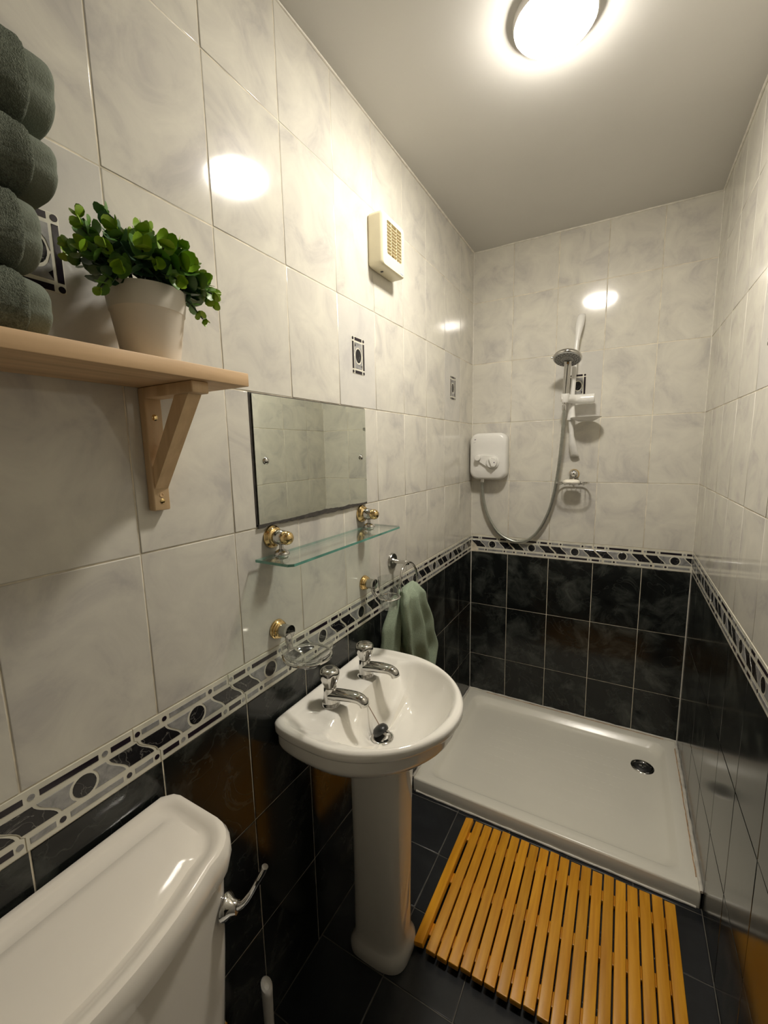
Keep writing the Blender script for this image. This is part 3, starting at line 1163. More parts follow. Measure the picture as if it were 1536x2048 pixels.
# brass inlet valve below the cistern's end
m = Mesh().tube([(0.10, CY + .236, 0.0), (0.10, CY + .236, .33)], .0075, 14)
m.lathe([(0.014, 0), (0.016, .004), (0.016, .018), (0.014, .022)], 6, Matrix.Translation((0.10, CY + .236, .300)))
m.lathe([(0.012, 0), (0.013, .004), (0.013, .018), (0.010, .022)], 6, Matrix.Translation((0.10, CY + .236, .335)))
m.tube([(0.10, CY + .236, .33), (0.10, CY + .236, .372), (0.10, CY + .215, .392), (0.10, CY + .160, .410)], .0075, 12)
part(toilet, 'inlet_valve', m, MAT['brass'])

# toilet brush beside it: only the handle shows
brush = thing('toilet_brush', (0.102, 0.432, 0), 'white toilet brush handle standing beside the cistern in the dark corner', 'toilet brush')
m = Mesh()
bx, by = 0.102, 0.432
rings = []
for z, r in ((.10, .0095), (.20, .0105), (.27, .0115), (.290, .0120), (.300, .0120)):
    rings.append([(bx + r * math.cos(2 * PI * k / 20), by + r * math.sin(2 * PI * k / 20), z + (.010 * (-math.cos(2 * PI * k / 20)) if z > .28 else 0)) for k in range(20)])
rings.append([(bx + .0085 * math.cos(2 * PI * k / 20), by + .0085 * math.sin(2 * PI * k / 20), .304 - .008 * math.cos(2 * PI * k / 20)) for k in range(20)])
rings.append([(bx + .005 * math.cos(2 * PI * k / 20), by + .005 * math.sin(2 * PI * k / 20), .296 - .004 * math.cos(2 * PI * k / 20)) for k in range(20)])
part(brush, 'handle', m.loft(rings, True, True), MAT['white_plastic'])
m = Mesh().lathe([(0.048, 0.001), (0.050, .01), (0.045, .09), (0.047, .105), (0.040, .105), (0.012, .112)], 28, Matrix.Translation((bx, by, 0)))
part(brush, 'holder', m, MAT['white_plastic'])

# ------------------------------------------------------------------ ceiling lamp
LX, LY, LR = 0.525, 1.085, 0.086
lamp = thing('ceiling_lamp', (LX, LY, ZC), 'round glowing white dome lamp on the grey ceiling', 'ceiling light')
m = Mesh().lathe([(LR + .006, -.0005), (LR + .007, -.010), (LR + .004, -.018), (LR - .006, -.020)], 48, Matrix.Translation((LX, LY, ZC)))
part(lamp, 'lamp_base', m, MAT['white_plastic'])
prof = [(LR * math.cos(a), -.020 - .020 * math.sin(a)) for a in [PI / 2 * i / 12 for i in range(12)]] + [(.001, -.040)]
part(lamp, 'lamp_dome', Mesh().lathe(prof, 48, Matrix.Translation((LX, LY, ZC))), MAT['lamp'])

# ------------------------------------------------------------------ wooden shelf with bracket
SZ0, SZ1, SX, SY1, SY0 = 1.555, 1.5765, 0.155, 0.441, -0.20
shelf = thing('wall_shelf', (0.0, 0.12, SZ0), 'pale beech wall shelf on triangular wooden brackets holding towels and a potted plant', 'shelf')
part(shelf, 'board', Mesh().box((0.001, SY0, SZ0), (SX, SY1, SZ1), .0012), MAT['oak'])
for by0 in (0.3395, -0.12):
    b0, b1 = by0, by0 + .030
    br = part(shelf, 'bracket', Mesh().box((0.0005, b0, 1.347), (0.0175, b1, SZ0 - .0005), .0025), MAT['pine_bracket'])
    part(br, 'bracket_arm', Mesh().box((0.0175, b0, SZ0 - .0185), (0.142, b1, SZ0 - .0005), .002), MAT['pine_bracket'])
    # slanted brace between arm and wall leg
    poly = [(0.0178, 1.385), (0.0178, 1.425), (0.092, SZ0 - .0188), (0.126, SZ0 - .0188)]
    m = Mesh().loft([[(x, b0 + .004, z) for x, z in poly], [(x, b1 - .002, z) for x, z in poly]], True, True)
    part(br, 'bracket_brace', m, MAT['pine_bracket'], False)
    for z, rr in ((1.506, .0052), (1.3635, .0046)):
        sc = part(br, 'screw', Mesh().lathe([(rr, 0), (rr, .0008), (rr * .6, .0018), (.0004, .002)], 16, axis_mtx((0.0172, by0 + .0155, z), (1, 0, 0))), MAT['gold'])
    part(br, 'screw_hole', Mesh().lathe([(.0040, 0), (.0040, .0008), (.0024, .0008), (.0022, .0001), (.0003, .0001)], 14, axis_mtx((0.0175, by0 + .0150, 1.374), (1, 0, 0))), MAT['pine_bracket'])

# ------------------------------------------------------------------ stack of folded towels on the shelf
levels_t = [(1.5775, .074), (1.6505, .084), (1.7325, .076), (1.8065, .092)]
ends = [(.142, .170), (.146, .170), (.162, .192), (.168, .200)]
names = ['lowest sage-green terry towel of the stack, lying on the wooden shelf', 'second sage-green terry towel up from the wooden shelf, its end drawn back',
         'third sage-green terry towel up from the wooden shelf, in the stack', 'topmost dark sage-green terry towel of the stack on the shelf']
rw = random.Random(21)
for (z0, h), (ye, yh), lab in zip(levels_t, ends, names):
    t = thing('folded_towel', (0.08, -0.02, z0), lab, 'towel', 'green towels stacked on the wooden shelf')
    seed = rw.uniform(0, 50)

    def section(y, k, grow=1.0, fold=0.0):
        ring = []
        cz = z0 + h / 2
        for i in range(72):
            a = 2 * PI * i / 72
            c, sn = math.cos(a), math.sin(a)
            e = 0.70
            rx, rz = 0.066 * grow, h / 2 * grow
            x = 0.082 + rx * math.copysign(abs(c) ** e, c)
            z = cz + rz * math.copysign(abs(sn) ** 0.85, sn)
            n = noise.noise((x * 14 + seed, y * 14, z * 20)) * .0045 + noise.noise((x * 260, y * 260 + seed, z * 260)) * k
            # crease where the folded layers meet, on the side facing the room
            cr = math.exp(-((sn + .12) / .16) ** 2) * max(0, c) * fold
            d = Vector((c, 0, sn)) * (n - cr)
            zz2 = max(z0 + .0003, min(z0 + h - .0003, z + d.z))
            ring.append((max(0.004, min(0.1535, x + d.x)), y, zz2))
        return ring
    ys = [-0.19 + (ye + 0.19) * i / 70 for i in range(71)]
    rings = [section(-0.195, 0, .85)] + [section(y, .0032, 1.0, .0006) for y in ys] + [section(ye + .002, .002, .985, .0006), section(ye + .004, .001, .95, .001), section(ye + .004, .001, .88, .001)]
    body = part(t, 'terry_body', Mesh().loft(rings, True, True), MAT['terry'], angle=180)
    rings = [section(ye - .004, .0002, .89, .002)]
    for i in range(9):
        f = i / 8
        rings.append(section(ye + (yh - ye) * (f * .9), .0003, .895 - .05 * f ** 3, .0022))
    rings.append(section(yh, .0003, .80, .003))
    rings.append(section(yh + .003, .0003, .66, .002))
    rings.append(section(yh + .003, .0002, .30, .001))
    part(t, 'hem_band', Mesh().loft(rings, True, True), MAT['hem'], angle=180)

# ------------------------------------------------------------------ potted plant
PX, PY = 0.084, 0.318
plant = thing('potted_plant', (PX, PY, SZ1), 'small round-leaved green artificial plant in a plain off-white pot on the shelf', 'plant')
m = Mesh().lathe([(0.0375, .0005), (0.0385, .003), (0.0492, .073), (0.0508, .075), (0.0545, .104), (0.0545, .106), (0.0525, .106), (0.0495, .088)], 48, Matrix.Translation((PX, PY, SZ1)), True, False)
part(plant, 'pot', m, MAT['pot'], angle=30)
m = Mesh().lathe([(0.0505, .092), (0.04, .098), (0.001, .100)], 24, Matrix.Translation((PX, PY, SZ1)))
part(plant, 'soil', m, MAT['soil'])


def leaf_mesh(mat):
    m = Mesh()
    n = 10
    vs = [(0, 0, 0)]
    for k in (0.5, 1.0):
        for i in range(n):
            a = 2 * PI * i / n
            x = .5 + .5 * math.cos(a) * k
            y = .46 * math.sin(a) * k * (1 - .12 * math.cos(a))
            z = .10 * k * k + .06 * math.cos(2 * a) * k
            vs.append((x, y, z - .03))
    vs[0] = (.5, 0, -.03)
    fs = [(0, 1 + i, 1 + (i + 1) % n) for i in range(n)]
    fs += [(1 + i, 1 + n + i, 1 + n + (i + 1) % n, 1 + (i + 1) % n) for i in range(n)]
    m.add(vs, fs)
    return mesh_data('leaf', m, mat, True, 180)


LEAF = {k: leaf_mesh(MAT[k]) for k in ('leaf_old', 'leaf_mid', 'leaf_young')}
rp = random.Random(42)
stem_mat = MAT['stem']
# tip offset from the pot's centre at rim height (x out of the wall, y along it, z up), leaf size
TIPS = [(0.00, -0.052, 0.105, .020), (0.02, -0.098, 0.062, .017), (0.03, -0.102, 0.030, .017), (0.035, -0.092, -0.024, .014), (0.01, -0.090, 0.082, .016),
        (0.02, 0.110, 0.035, .019), (0.04, 0.092, 0.012, .017), (0.05, 0.062, -0.030, .013), (0.015, 0.068, 0.072, .020), (0.06, 0.020, 0.040, .026),
        (0.065, -0.045, 0.042, .024), (-0.03, 0.02, 0.088, .020), (0.02, -0.005, 0.095, .019), (0.03, 0.03, 0.078, .019), (-0.04, -0.03, 0.075, .019),
        (0.05, -0.07, 0.012, .020), (0.07, -0.015, 0.055, .022), (0.06, 0.055, 0.030, .021), (-0.045, 0.055, 0.062, .018), (0.03, -0.06, 0.070, .020),
        (-0.02, 0.085, 0.050, .018), (0.075, 0.0, 0.010, .019), (-0.05, -0.075, 0.048, .018), (0.0, 0.05, 0.088, .018), (0.045, -0.03, 0.075, .020),
        (0.03, 0.075, 0.050, .019), (-0.01, -0.10, 0.045, .016), (0.055, 0.08, 0.018, .018), (0.05, 0.04, 0.055, .020), (0.0, -0.02, 0.085, .019)]
for _ in range(9):
    TIPS.append((rp.uniform(-.03, .075), rp.uniform(-.085, .09), rp.uniform(.02, .085), rp.uniform(.014, .019)))
for ti, (tx, ty, tz, ls) in enumerate(TIPS):
    root = Vector((PX + tx * .22, PY + ty * .30, SZ1 + .096))
    tip = Vector((max(.012, PX + tx), PY + ty * .92, SZ1 + .100 + tz * .85))
    mid = root.lerp(tip, .55) + Vector((0, 0, .018 if tz < .03 else .008))
    path = smooth_path([root, mid, tip], 6)
    st = part(plant, 'stem', Mesh().tube(path, [.0013] * len(path), 6), stem_mat)
    nl = 5
    for k in range(nl):
        f = .30 + .70 * k / (nl - 1)
        idx = f * (len(path) - 1)
        i0 = min(len(path) - 2, int(idx))
        p = path[i0].lerp(path[i0 + 1], idx - i0)
        t = (path[i0 + 1] - path[i0]).normalized()
        side0 = t.orthogonal().normalized()
        rotq = k * PI / 2 + ti
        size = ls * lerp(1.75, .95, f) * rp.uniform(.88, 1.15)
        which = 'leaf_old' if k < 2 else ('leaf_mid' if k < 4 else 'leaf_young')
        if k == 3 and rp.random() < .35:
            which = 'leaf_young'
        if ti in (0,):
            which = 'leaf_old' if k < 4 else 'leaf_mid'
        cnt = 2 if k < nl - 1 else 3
        for q in range(cnt):
            ang = rotq + 2 * PI * q / cnt + rp.uniform(-.25, .25)
            side = Matrix.Rotation(ang, 3, t) @ side0
            spread = lerp(1.0, .55, f)
            xdir = (side * spread + t * (1.15 - spread * .55)).normalized()
            zdir = (t - xdir * t.dot(xdir)).normalized()
            R = axis_mtx((0, 0, 0), zdir, xdir).to_3x3()
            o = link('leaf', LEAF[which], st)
            loc = p - base_of(plant)
            loc.x = max(.010 - PX, loc.x)
            end = loc + xdir * size
            if end.x + PX < .006:
                loc.x += .006 - (end.x + PX)
            o.location = loc
            o.rotation_euler = R.to_euler()
            o.scale = (size, size, size)

# ------------------------------------------------------------------ mirror
m0 = dict(y0=0.588, y1=1.052, z0=1.281, z1=1.5725)
mir = thing('wall_mirror', (0, (m0['y0'] + m0['y1']) / 2, m0['z0']), 'rectangular frameless wall mirror with a chipped dark lower edge above the glass shelf', 'mirror')


def yz_ring(ins, x, ragged=False):
    y0, y1, z0, z1 = m0['y0'] + ins, m0['y1'] - ins, m0['z0'] + ins, m0['z1'] - ins
    return [(x, y0, z0), (x, y1, z0), (x, y1, z1), (x, y0, z1)]


m = Mesh().loft([yz_ring(.003, -.0015), yz_ring(0, -.0015), yz_ring(0, .0050), yz_ring(.016, .0053)], True, True)
part(mir, 'mirror_glass', m, MAT['mirror'], False)
# dark crumbling edge below, narrow dark strips at the sides and top
rr = random.Random(9)
lowp, upp = [], []
N = 46
for i in range(N + 1):
    y = m0['y0'] - .004 + (m0['y1'] - m0['y0'] + .002) * i / N
    f = i / N
    lowp.append((y, m0['z0'] - .004 - .004 * math.sin(f * PI) * rr.uniform(.3, 1.3) - (.003 if f < .05 else 0)))
    upp.append((y, m0['z0'] + .0006 + .0045 * math.exp(-((f - .52) / .16) ** 2) * rr.uniform(.7, 1.2) + .004 * math.exp(-((f - .8) / .06) ** 2) * rr.random() + rr.uniform(0, .0008)))
vs = [(.0060, y, z) for y, z in lowp] + [(.0060, y, z) for y, z in upp] + [(.0002, y, z) for y, z in lowp] + [(.0002, y, z) for y, z in upp]
n1 = N + 1
fs = []
for i in range(N):
    fs.append((i, i + 1, n1 + i + 1, n1 + i))
    fs.append((2 * n1 + i + 1, 2 * n1 + i, i, i + 1))
    fs.append((n1 + i, n1 + i + 1, 3 * n1 + i + 1, 3 * n1 + i))
part(mir, 'ragged_edge', Mesh().add(vs, fs), MAT['mirror_edge'], False)
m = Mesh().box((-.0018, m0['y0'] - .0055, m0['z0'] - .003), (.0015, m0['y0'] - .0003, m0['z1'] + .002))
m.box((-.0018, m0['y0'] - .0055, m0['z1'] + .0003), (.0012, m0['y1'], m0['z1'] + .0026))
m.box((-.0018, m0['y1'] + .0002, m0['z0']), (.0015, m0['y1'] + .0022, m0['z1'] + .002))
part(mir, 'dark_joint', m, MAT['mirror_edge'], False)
for y, z in ((0.618, 1.4255), (1.0205, 1.4245)):
    part(mir, 'mirror_screw', Mesh().lathe([(.0085, 0), (.0085, .002), (.0065, .005), (.002, .0066), (.0003, .0068)], 20, axis_mtx((.0050, y, z), (1, 0, 0))), MAT['chrome'])

# ------------------------------------------------------------------ extractor fan
fy0, fy1, fz0, fz1, fx = 1.100, 1.249, 2.002, 2.156, 0.052
fan = thing('extractor_fan', (0, (fy0 + fy1) / 2, (fz0 + fz1) / 2), 'square cream plastic extractor fan with brown grille slots high on the tiled wall', 'fan')
fcy, fcz = (fy0 + fy1) / 2, (fz0 + fz1) / 2
FHY, FHZ = (fy1 - fy0) / 2, (fz1 - fz0) / 2


def fan_ring(hy, hz, r, x, dz=0.0):
    return [(x, fcy + a, fcz + dz + b) for a, b in rrect(hy, hz, r, 5)]


GY0, GY1, GZ0, GZ1 = fcy - .046, fcy + .050, fcz - .038, fcz + .058
hole = [(GY1, GZ1), (GY0, GZ1), (GY0, GZ0), (GY1, GZ0)]
hc = ((GY0 + GY1) / 2, (GZ0 + GZ1) / 2)
hr = [(a + hc[0], b + hc[1]) for a, b in rrect((GY1 - GY0) / 2, (GZ1 - GZ0) / 2, .006, 5)]
m = Mesh().loft([fan_ring(FHY - .003, FHZ - .003, .010, .001), fan_ring(FHY - .002, FHZ - .002, .010, .006)], True, False)
part(fan, 'back_plate', Mesh().loft([fan_ring(FHY - .003, FHZ - .003, .010, .0005), fan_ring(FHY - .003, FHZ - .003, .010, .0065)], True, True), MAT['cream_plastic'])
m = Mesh().loft([fan_ring(FHY, FHZ, .012, .0066), fan_ring(FHY, FHZ, .012, fx - .010), fan_ring(FHY - .001, FHZ - .001, .012, fx - .004), fan_ring(FHY - .004, FHZ - .004, .012, fx),
                 [(fx + .001, y, z) for y, z in hr], [(fx - .014, y, z) for y, z in hr]], True, False)
part(fan, 'casing', m, MAT['cream_plastic'], angle=35)
part(fan, 'grille_back', Mesh().box((fx - .0145, GY0 - .002, GZ0 - .002), (fx - .012, GY1 + .002, GZ1 + .002)), MAT['fan_brown'])
for i in range(10):
    z = GZ0 + .0048 + (GZ1 - GZ0 - .0096) * i / 9 + .0000
    if 0 < i < 10:
        m = Mesh()
        pts = []
        for j in range(13):
            y = GY0 + (GY1 - GY0) * j / 12
            sag = -.004 * math.sin(PI * j / 12)
            pts.append((y, z - .0045 + sag * ((i - 4.5) / 9)))
        m.loft([[(fx - .0060, y, zc - .0005), (fx + .0006, y, zc - .0013), (fx + .0010, y, zc - .0003), (fx - .0055, y, zc + .0006)] for y, zc in pts], True, True)
        part(fan, 'louvre', m, MAT['cream_plastic'], False)
for y in (GY0 + .030, GY0 + .066):
    part(fan, 'grille_rib', Mesh().box((fx - .0125, y - .0011, GZ0), (fx - .0008, y + .0011, GZ1)), MAT['cream_plastic'], False)
part(fan, 'maker_badge', Mesh().box((fx - .0006, fy1 - .034, fz0 + .008), (fx + .0006, fy1 - .012, fz0 + .0125), .0003), MAT['logo_blue'])
part(fan, 'pull_switch', Mesh().box((.018, fcy - .030, fz0 - .003), (.026, fcy - .024, fz0 + .001), .001), MAT['dark_metal'])

# ------------------------------------------------------------------ glass shelf
GZ = 1.2045
gs = thing('glass_shelf', (0.0, 0.815, GZ), 'clear green-edged glass shelf hung from two gold and chrome wall knobs', 'shelf')
gx0, gx1, gy0, gy1 = 0.012, 0.117, 0.562, 1.070
poly = [(gx0, gy0), (gx1 - .010, gy0), (gx1, gy0 + .010), (gx1, gy1 - .010), (gx1 - .010, gy1), (gx0, gy1)]
m = Mesh()
n = len(poly)
vs = [(x, y, GZ - .003) for x, y in poly] + [(x, y, GZ + .003) for x, y in poly]
m.add(vs, [tuple(reversed(range(n))), tuple(range(n, 2 * n))], None, 0)
m.add(vs, [(i, (i + 1) % n, n + (i + 1) % n, n + i) for i in range(n)], None, 1)
part(gs, 'glass_plate', m, [MAT['glass_shelf'], MAT['glass_edge']], False)
for y in (0.6275, 1.0205):
    z = 1.2475
    A = axis_mtx((0.0006, y, z), (1, 0, 0))
    fl = part(gs, 'wall_knob', Mesh().lathe([(0.0265, 0), (0.0275, .003), (0.0265, .007), (0.023, .010), (0.0225, .013), (0.018, .0165)], 36, A), MAT['gold'])
    part(fl, 'knob_collar', Mesh().lathe([(0.0165, .0160), (0.0178, .020), (0.0180, .028), (0.0172, .036), (0.0155, .040)], 32, A), MAT['chrome'])
    part(fl, 'knob_end', Mesh().lathe([(0.0145, .0395), (0.0160, .043), (0.0162, .049), (0.0140, .056), (0.009, .0605), (.0005, .062)], 32, A), MAT['gold'])
    B = Matrix.Translation((0.030, y, GZ + .0032))
    part(fl, 'shelf_clamp', Mesh().lathe([(0.0185, 0), (0.0185, .002), (0.0165, .0065), (0.010, .0105), (0.0058, .0125), (0.0050, .018), (0.0055, .030)], 28, B), MAT['chrome'])
    part(fl, 'clamp_pad', Mesh().lathe([(0.0150, -.0064 - .003), (0.0150, -.0064)], 24, B), MAT['chrome'])

# ------------------------------------------------------------------ soap dish holder and tumbler holder
def holder(name, y, z, label, cat, chrome_tip=True):
    t = thing(name, (0, y, z), label, cat)
    A = axis_mtx((0.0006, y, z), (1, 0, 0))
    f = part(t, 'wall_flange', Mesh().lathe([(0.0235, 0), (0.0245, .002), (0.0235, .005), (0.0215, .006), (0.0225, .009), (0.0205, .012), (0.0190, .0125), (0.0195, .015), (0.0165, .0175)], 36, A), MAT['gold'])
    part(t, 'collar', Mesh().lathe([(0.0150, .017), (0.0158, .022), (0.0156, .037)], 32, A), MAT['chrome_dull'])
    part(t, 'end_cap', Mesh().lathe([(0.0160, .0365), (0.0172, .040), (0.0165, .044), (0.006, .0455), (.0004, .0458)], 32, A), MAT['chrome'])
    return t


sh = holder('soap_dish_holder', 0.6265, 1.018, 'gold and chrome wall holder carrying a clear glass soap dish', 'holder')
dx, dy, dz = 0.098, 0.622, 0.990
m = Mesh().tube(smooth_path([(0.036, 0.6265, 1.004), (0.037, 0.6262, .990), (0.042, 0.6255, .976)], 5), .0075, 12)
m.tube([(dx + .0555 * math.cos(2 * PI * k / 40), dy + .0555 * math.sin(2 * PI * k / 40), dz - .016) for k in range(40)], .0030, 8, closed=True)
part(sh, 'holder_ring', m, MAT['chrome'])
dish = thing('soap_dish', (dx, dy, dz - .040), 'empty clear glass soap dish sitting in the holder over the basin', 'soap dish')
prof = [(.0005, -.036), (.030, -.036), (.0335, -.033), (.0345, -.022), (.0400, -.018), (.0540, -.010), (.0600, .004), (.0605, .008), (.0585, .008), (.0555, -.004), (.0420, -.0125), (.0310, -.016), (.0290, -.024), (.0005, -.025)]
part(dish, 'dish_bowl', Mesh().lathe(prof, 48, Matrix.Translation((dx, dy, dz)), False, False), MAT['glass'])
m = Mesh()
for r in (.012, .021):
    m.tube([(dx + r * math.cos(2 * PI * k / 28), dy + r * math.sin(2 * PI * k / 28), dz - .0237) for k in range(28)], .0014, 6, closed=True)
part(dish, 'drip_ridge', m, MAT['glass'])

th = holder('tumbler_holder', 1.0235, 1.020, 'gold and chrome wall holder with ring carrying a glass tumbler', 'holder')
ux, uy, uz = 0.088, 1.036, 0.945
m = Mesh().tube(smooth_path([(0.036, 1.0235, 1.006), (0.038, 1.025, .992), (0.046, 1.029, .982)], 5), .0068, 12)
m.tube([(ux + .0345 * math.cos(2 * PI * k / 36), uy + .0345 * math.sin(2 * PI * k / 36), uz + .036) for k in range(36)], .0030, 8, closed=True)
part(th, 'holder_ring', m, MAT['chrome'])
tum = thing('glass_tumbler', (ux, uy, uz - .002), 'clear glass tumbler with a little water standing in its wall ring', 'tumbler')
m = Mesh().lathe([(.0005, 0), (.0255, 0), (.0272, .003), (.0300, .032), (.0360, .098), (.0362, .100), (.0346, .100), (.0290, .040), (.0262, .011), (.0005, .010)], 40, Matrix.Translation((ux, uy, uz)), False, False)
part(tum, 'tumbler_wall', m, MAT['glass'])
part(tum, 'water', Mesh().lathe([(.0250, .0115), (.0283, .034), (.0005, .034)], 32, Matrix.Translation((ux, uy, uz)), True, True), MAT['glass'])

# ------------------------------------------------------------------ towel ring and hand towel
ry, rz = 1.2175, 1.046
ring_t = thing('towel_ring', (0, ry, rz), 'chrome towel ring on a round wall plate beside the basin', 'towel ring')
A = axis_mtx((0.0006, ry, rz), (1, 0, 0))
part(ring_t, 'wall_plate', Mesh().lathe([(0.0295, 0), (0.0295, .004), (0.0270, .008), (0.0225, .0075), (0.012, .0065), (0.009, .012)], 36, A), MAT['chrome_dull'])
part(ring_t, 'post', Mesh().lathe([(0.0085, .010), (0.0075, .022), (0.0060, .040), (0.0085, .052), (0.0095, .060), (0.0080, .068), (0.002, .071)], 24, A), MAT['chrome'])
RR, rcx, rcz = 0.066, 0.063, 0.981
m = Mesh().tube([(rcx + .014 * (1 - math.sin(2 * PI * k / 56)) * 0.5, ry + .000 + RR * math.cos(2 * PI * k / 56), rcz + RR * math.sin(2 * PI * k / 56)) for k in range(56)], .0040, 10, closed=True)
part(ring_t, 'ring', m, MAT['chrome'])
ht = thing('hand_towel', (0.075, 1.24, 0.62), 'soft sage-green hand towel draped through the chrome towel ring', 'towel')


def drop(zs, ya, yb_, xc, xt, seed, ripple):
    rings = []
    n = 64
    for i, z in enumerate(zs):
        f = i / (len(zs) - 1)
        l, r, c, th_ = ya(f), yb_(f), xc(f), xt(f)
        ring = []
        for k in range(n):
            a = 2 * PI * k / n
            cc, sn = math.cos(a), math.sin(a)
            y = (l + r) / 2 + (r - l) / 2 * math.copysign(abs(cc) ** .8, cc)
            rp_ = ripple * f ** .6 * math.sin((y - l) / max(.01, r - l) * 2 * PI * 2.6 + seed + f * .8)
            x = c + th_ * math.copysign(abs(sn) ** .8, sn) + rp_ + .003 * noise.noise((y * 20, z * 14, seed + sn))
            ring.append((max(.006, x), y, z + .010 * noise.noise((y * 9, seed, 0)) * f))
        rings.append(ring)
    return rings


def prof_fn(xs, ys):
    return lambda f: interp(f, xs, ys)


N = 40
m = Mesh()
zs = [0.978 - .358 * (i / N) ** 1.15 for i in range(N + 1)]
m.loft(drop(zs, prof_fn([0, .06, .2, .6, 1], [1.208, 1.140, 1.122, 1.140, 1.190]), prof_fn([0, .06, .2, .55, .8, 1], [1.232, 1.258, 1.290, 1.360, 1.400, 1.350]),
            prof_fn([0, .15, 1], [.078, .092, .088]), prof_fn([0, .06, .15, 1], [.006, .018, .024, .028]), 1.3, .019), True, True)
zs = [0.955 - .250 * (i / N) for i in range(N + 1)]
m.loft(drop(zs, prof_fn([0, .1, .5, 1], [1.165, 1.120, 1.078, 1.062]), prof_fn([0, .1, .5, 1], [1.205, 1.215, 1.200, 1.190]),
            prof_fn([0, 1], [.052, .040]), prof_fn([0, .1, 1], [.006, .016, .020]), 4.0, .010), True, True)
part(ht, 'towel_cloth', m, MAT['towel_green'], angle=180)

# ------------------------------------------------------------------ electric shower unit
SXc, SZc, SD = 0.107, 1.4045, 0.082
su = thing('electric_shower', (SXc, YB, SZc), 'white rounded electric shower unit with two dials on the back wall', 'shower unit')


def su_ring(hx, hz, r, d, dz=0.0):
    return [(SXc + a, YB - d, SZc + dz + b) for a, b in reversed(rrect(hx, hz, r, 8))]


m = Mesh().loft([su_ring(.088, .110, .03, .0015), su_ring(.092, .114, .035, .006), su_ring(.096, .119, .042, .05), su_ring(.0945, .1175, .043, .068), su_ring(.090, .113, .042, .078), su_ring(.083, .106, .038, SD), su_ring(.05, .07, .03, SD + .002)], True, True)
part(su, 'casing', m, MAT['white_plastic'], angle=55)
kx1, kz1, kx2, kz2 = 0.063, 1.397, 0.135, 1.374
# raised tear-drop panel joining the dials
pn = []
for i in range(40):
    a = 2 * PI * i / 40
    big = Vector((kx2, kz2)) + Vector((math.cos(a), math.sin(a))) * .034
    sml = Vector((kx1 + .004, kz1)) + Vector((math.cos(a), math.sin(a))) * .017
    dirv = Vector((kx2 - kx1, kz2 - kz1)).normalized()
    pn.append(big if Vector((math.cos(a), math.sin(a))).dot(dirv) > -.24 else sml)
pn = pn[::-1]
c0 = Vector(((kx1 + kx2) / 2, (kz1 + kz2) / 2))
m = Mesh().loft([[(p.x, YB - SD - .001, p.y) for p in pn], [(p.x, YB - SD - .010, p.y) for p in pn], [(c0.x + (p.x - c0.x) * .94, YB - SD - .014, c0.y + (p.y - c0.y) * .94) for p in pn]], True, True)
part(su, 'dial_panel', m, MAT['white_plastic'], angle=45)
K = axis_mtx((kx2, YB - SD - .0135, kz2), (0, -1, 0))
d = part(su, 'temperature_dial', Mesh().lathe([(.0275, 0), (.0275, .010), (.0255, .013), (.001, .0135)], 32, K), MAT['white_plastic'])
part(d, 'dial_grip', Mesh().box((-.0055, -.022, .013), (.0055, .022, .024), .003, K @ Matrix.Rotation(math.radians(-25), 4, 'Z')), MAT['white_plastic'])
part(d, 'dial_mark', Mesh().lathe([(.0030, .0134), (.0030, .0142), (.0005, .0143)], 12, K @ Matrix.Translation((-.010, .010, 0))), MAT['logo'])
K = axis_mtx((kx1, YB - SD - .0125, kz1), (0, -1, 0))
part(su, 'power_dial', Mesh().lathe([(.0125, 0), (.0150, .004), (.0150, .016), (.0130, .019), (.001, .0195)], 28, K), MAT['white_plastic'])
part(su, 'brand_mark', Mesh().box((SXc - .068, YB - SD - .0006, SZc + .083), (SXc - .044, YB - SD + .0012, SZc + .0885), .0006), MAT['logo'])
m = Mesh().tube([(SXc - .072 + .003 * i, YB - SD - .0004, SZc + .0705 + .0055 * math.sin(i / 14 * PI * .6)) for i in range(15)], .0007, 6)
part(su, 'brand_swoosh', m, MAT['logo'])
part(su, 'hose_outlet', Mesh().lathe([(.0115, 0), (.0115, .020), (.0095, .022)], 20, Matrix.Translation((0.069, YB - .034, SZc - .136))), MAT['chrome'])

# hose: loops from the unit down and up to the handset
hose = thing('shower_hose', (0.25, YB - .03, 0.96), 'grey ribbed metal shower hose looping between shower unit and handset', 'hose')
hp = [(0.069, YB - .034, 1.272), (0.069, YB - .033, 1.235), (0.078, YB - .030, 1.160), (0.103, YB - .026, 1.080), (0.150, YB - .022, 1.005), (0.206, YB - .020, 0.968), (0.260, YB - .019, 0.958),
      (0.318, YB - .022, 0.980), (0.367, YB - .028, 1.040), (0.405, YB - .035, 1.125), (0.428, YB - .045, 1.215), (0.444, YB - .06, 1.32), (0.456, YB - .08, 1.43), (0.464, YB - .095, 1.54), (0.468, YB - .108, 1.628)]
path = smooth_path(hp, 14)
m = Mesh()
m.tube(path, [.0076 + (.0007 if i % 2 else -.0003) for i in range(len(path))], 12)
part(hose, 'hose_tube', m, MAT['steel_hose'], angle=80)
part(hose, 'hose_nut', Mesh().lathe([(.0095, 0), (.0100, .004), (.0100, .020), (.0088, .024)], 18, axis_mtx((0.4665, YB - .105, 1.612), (0.02, -.14, 1))), MAT['chrome'])

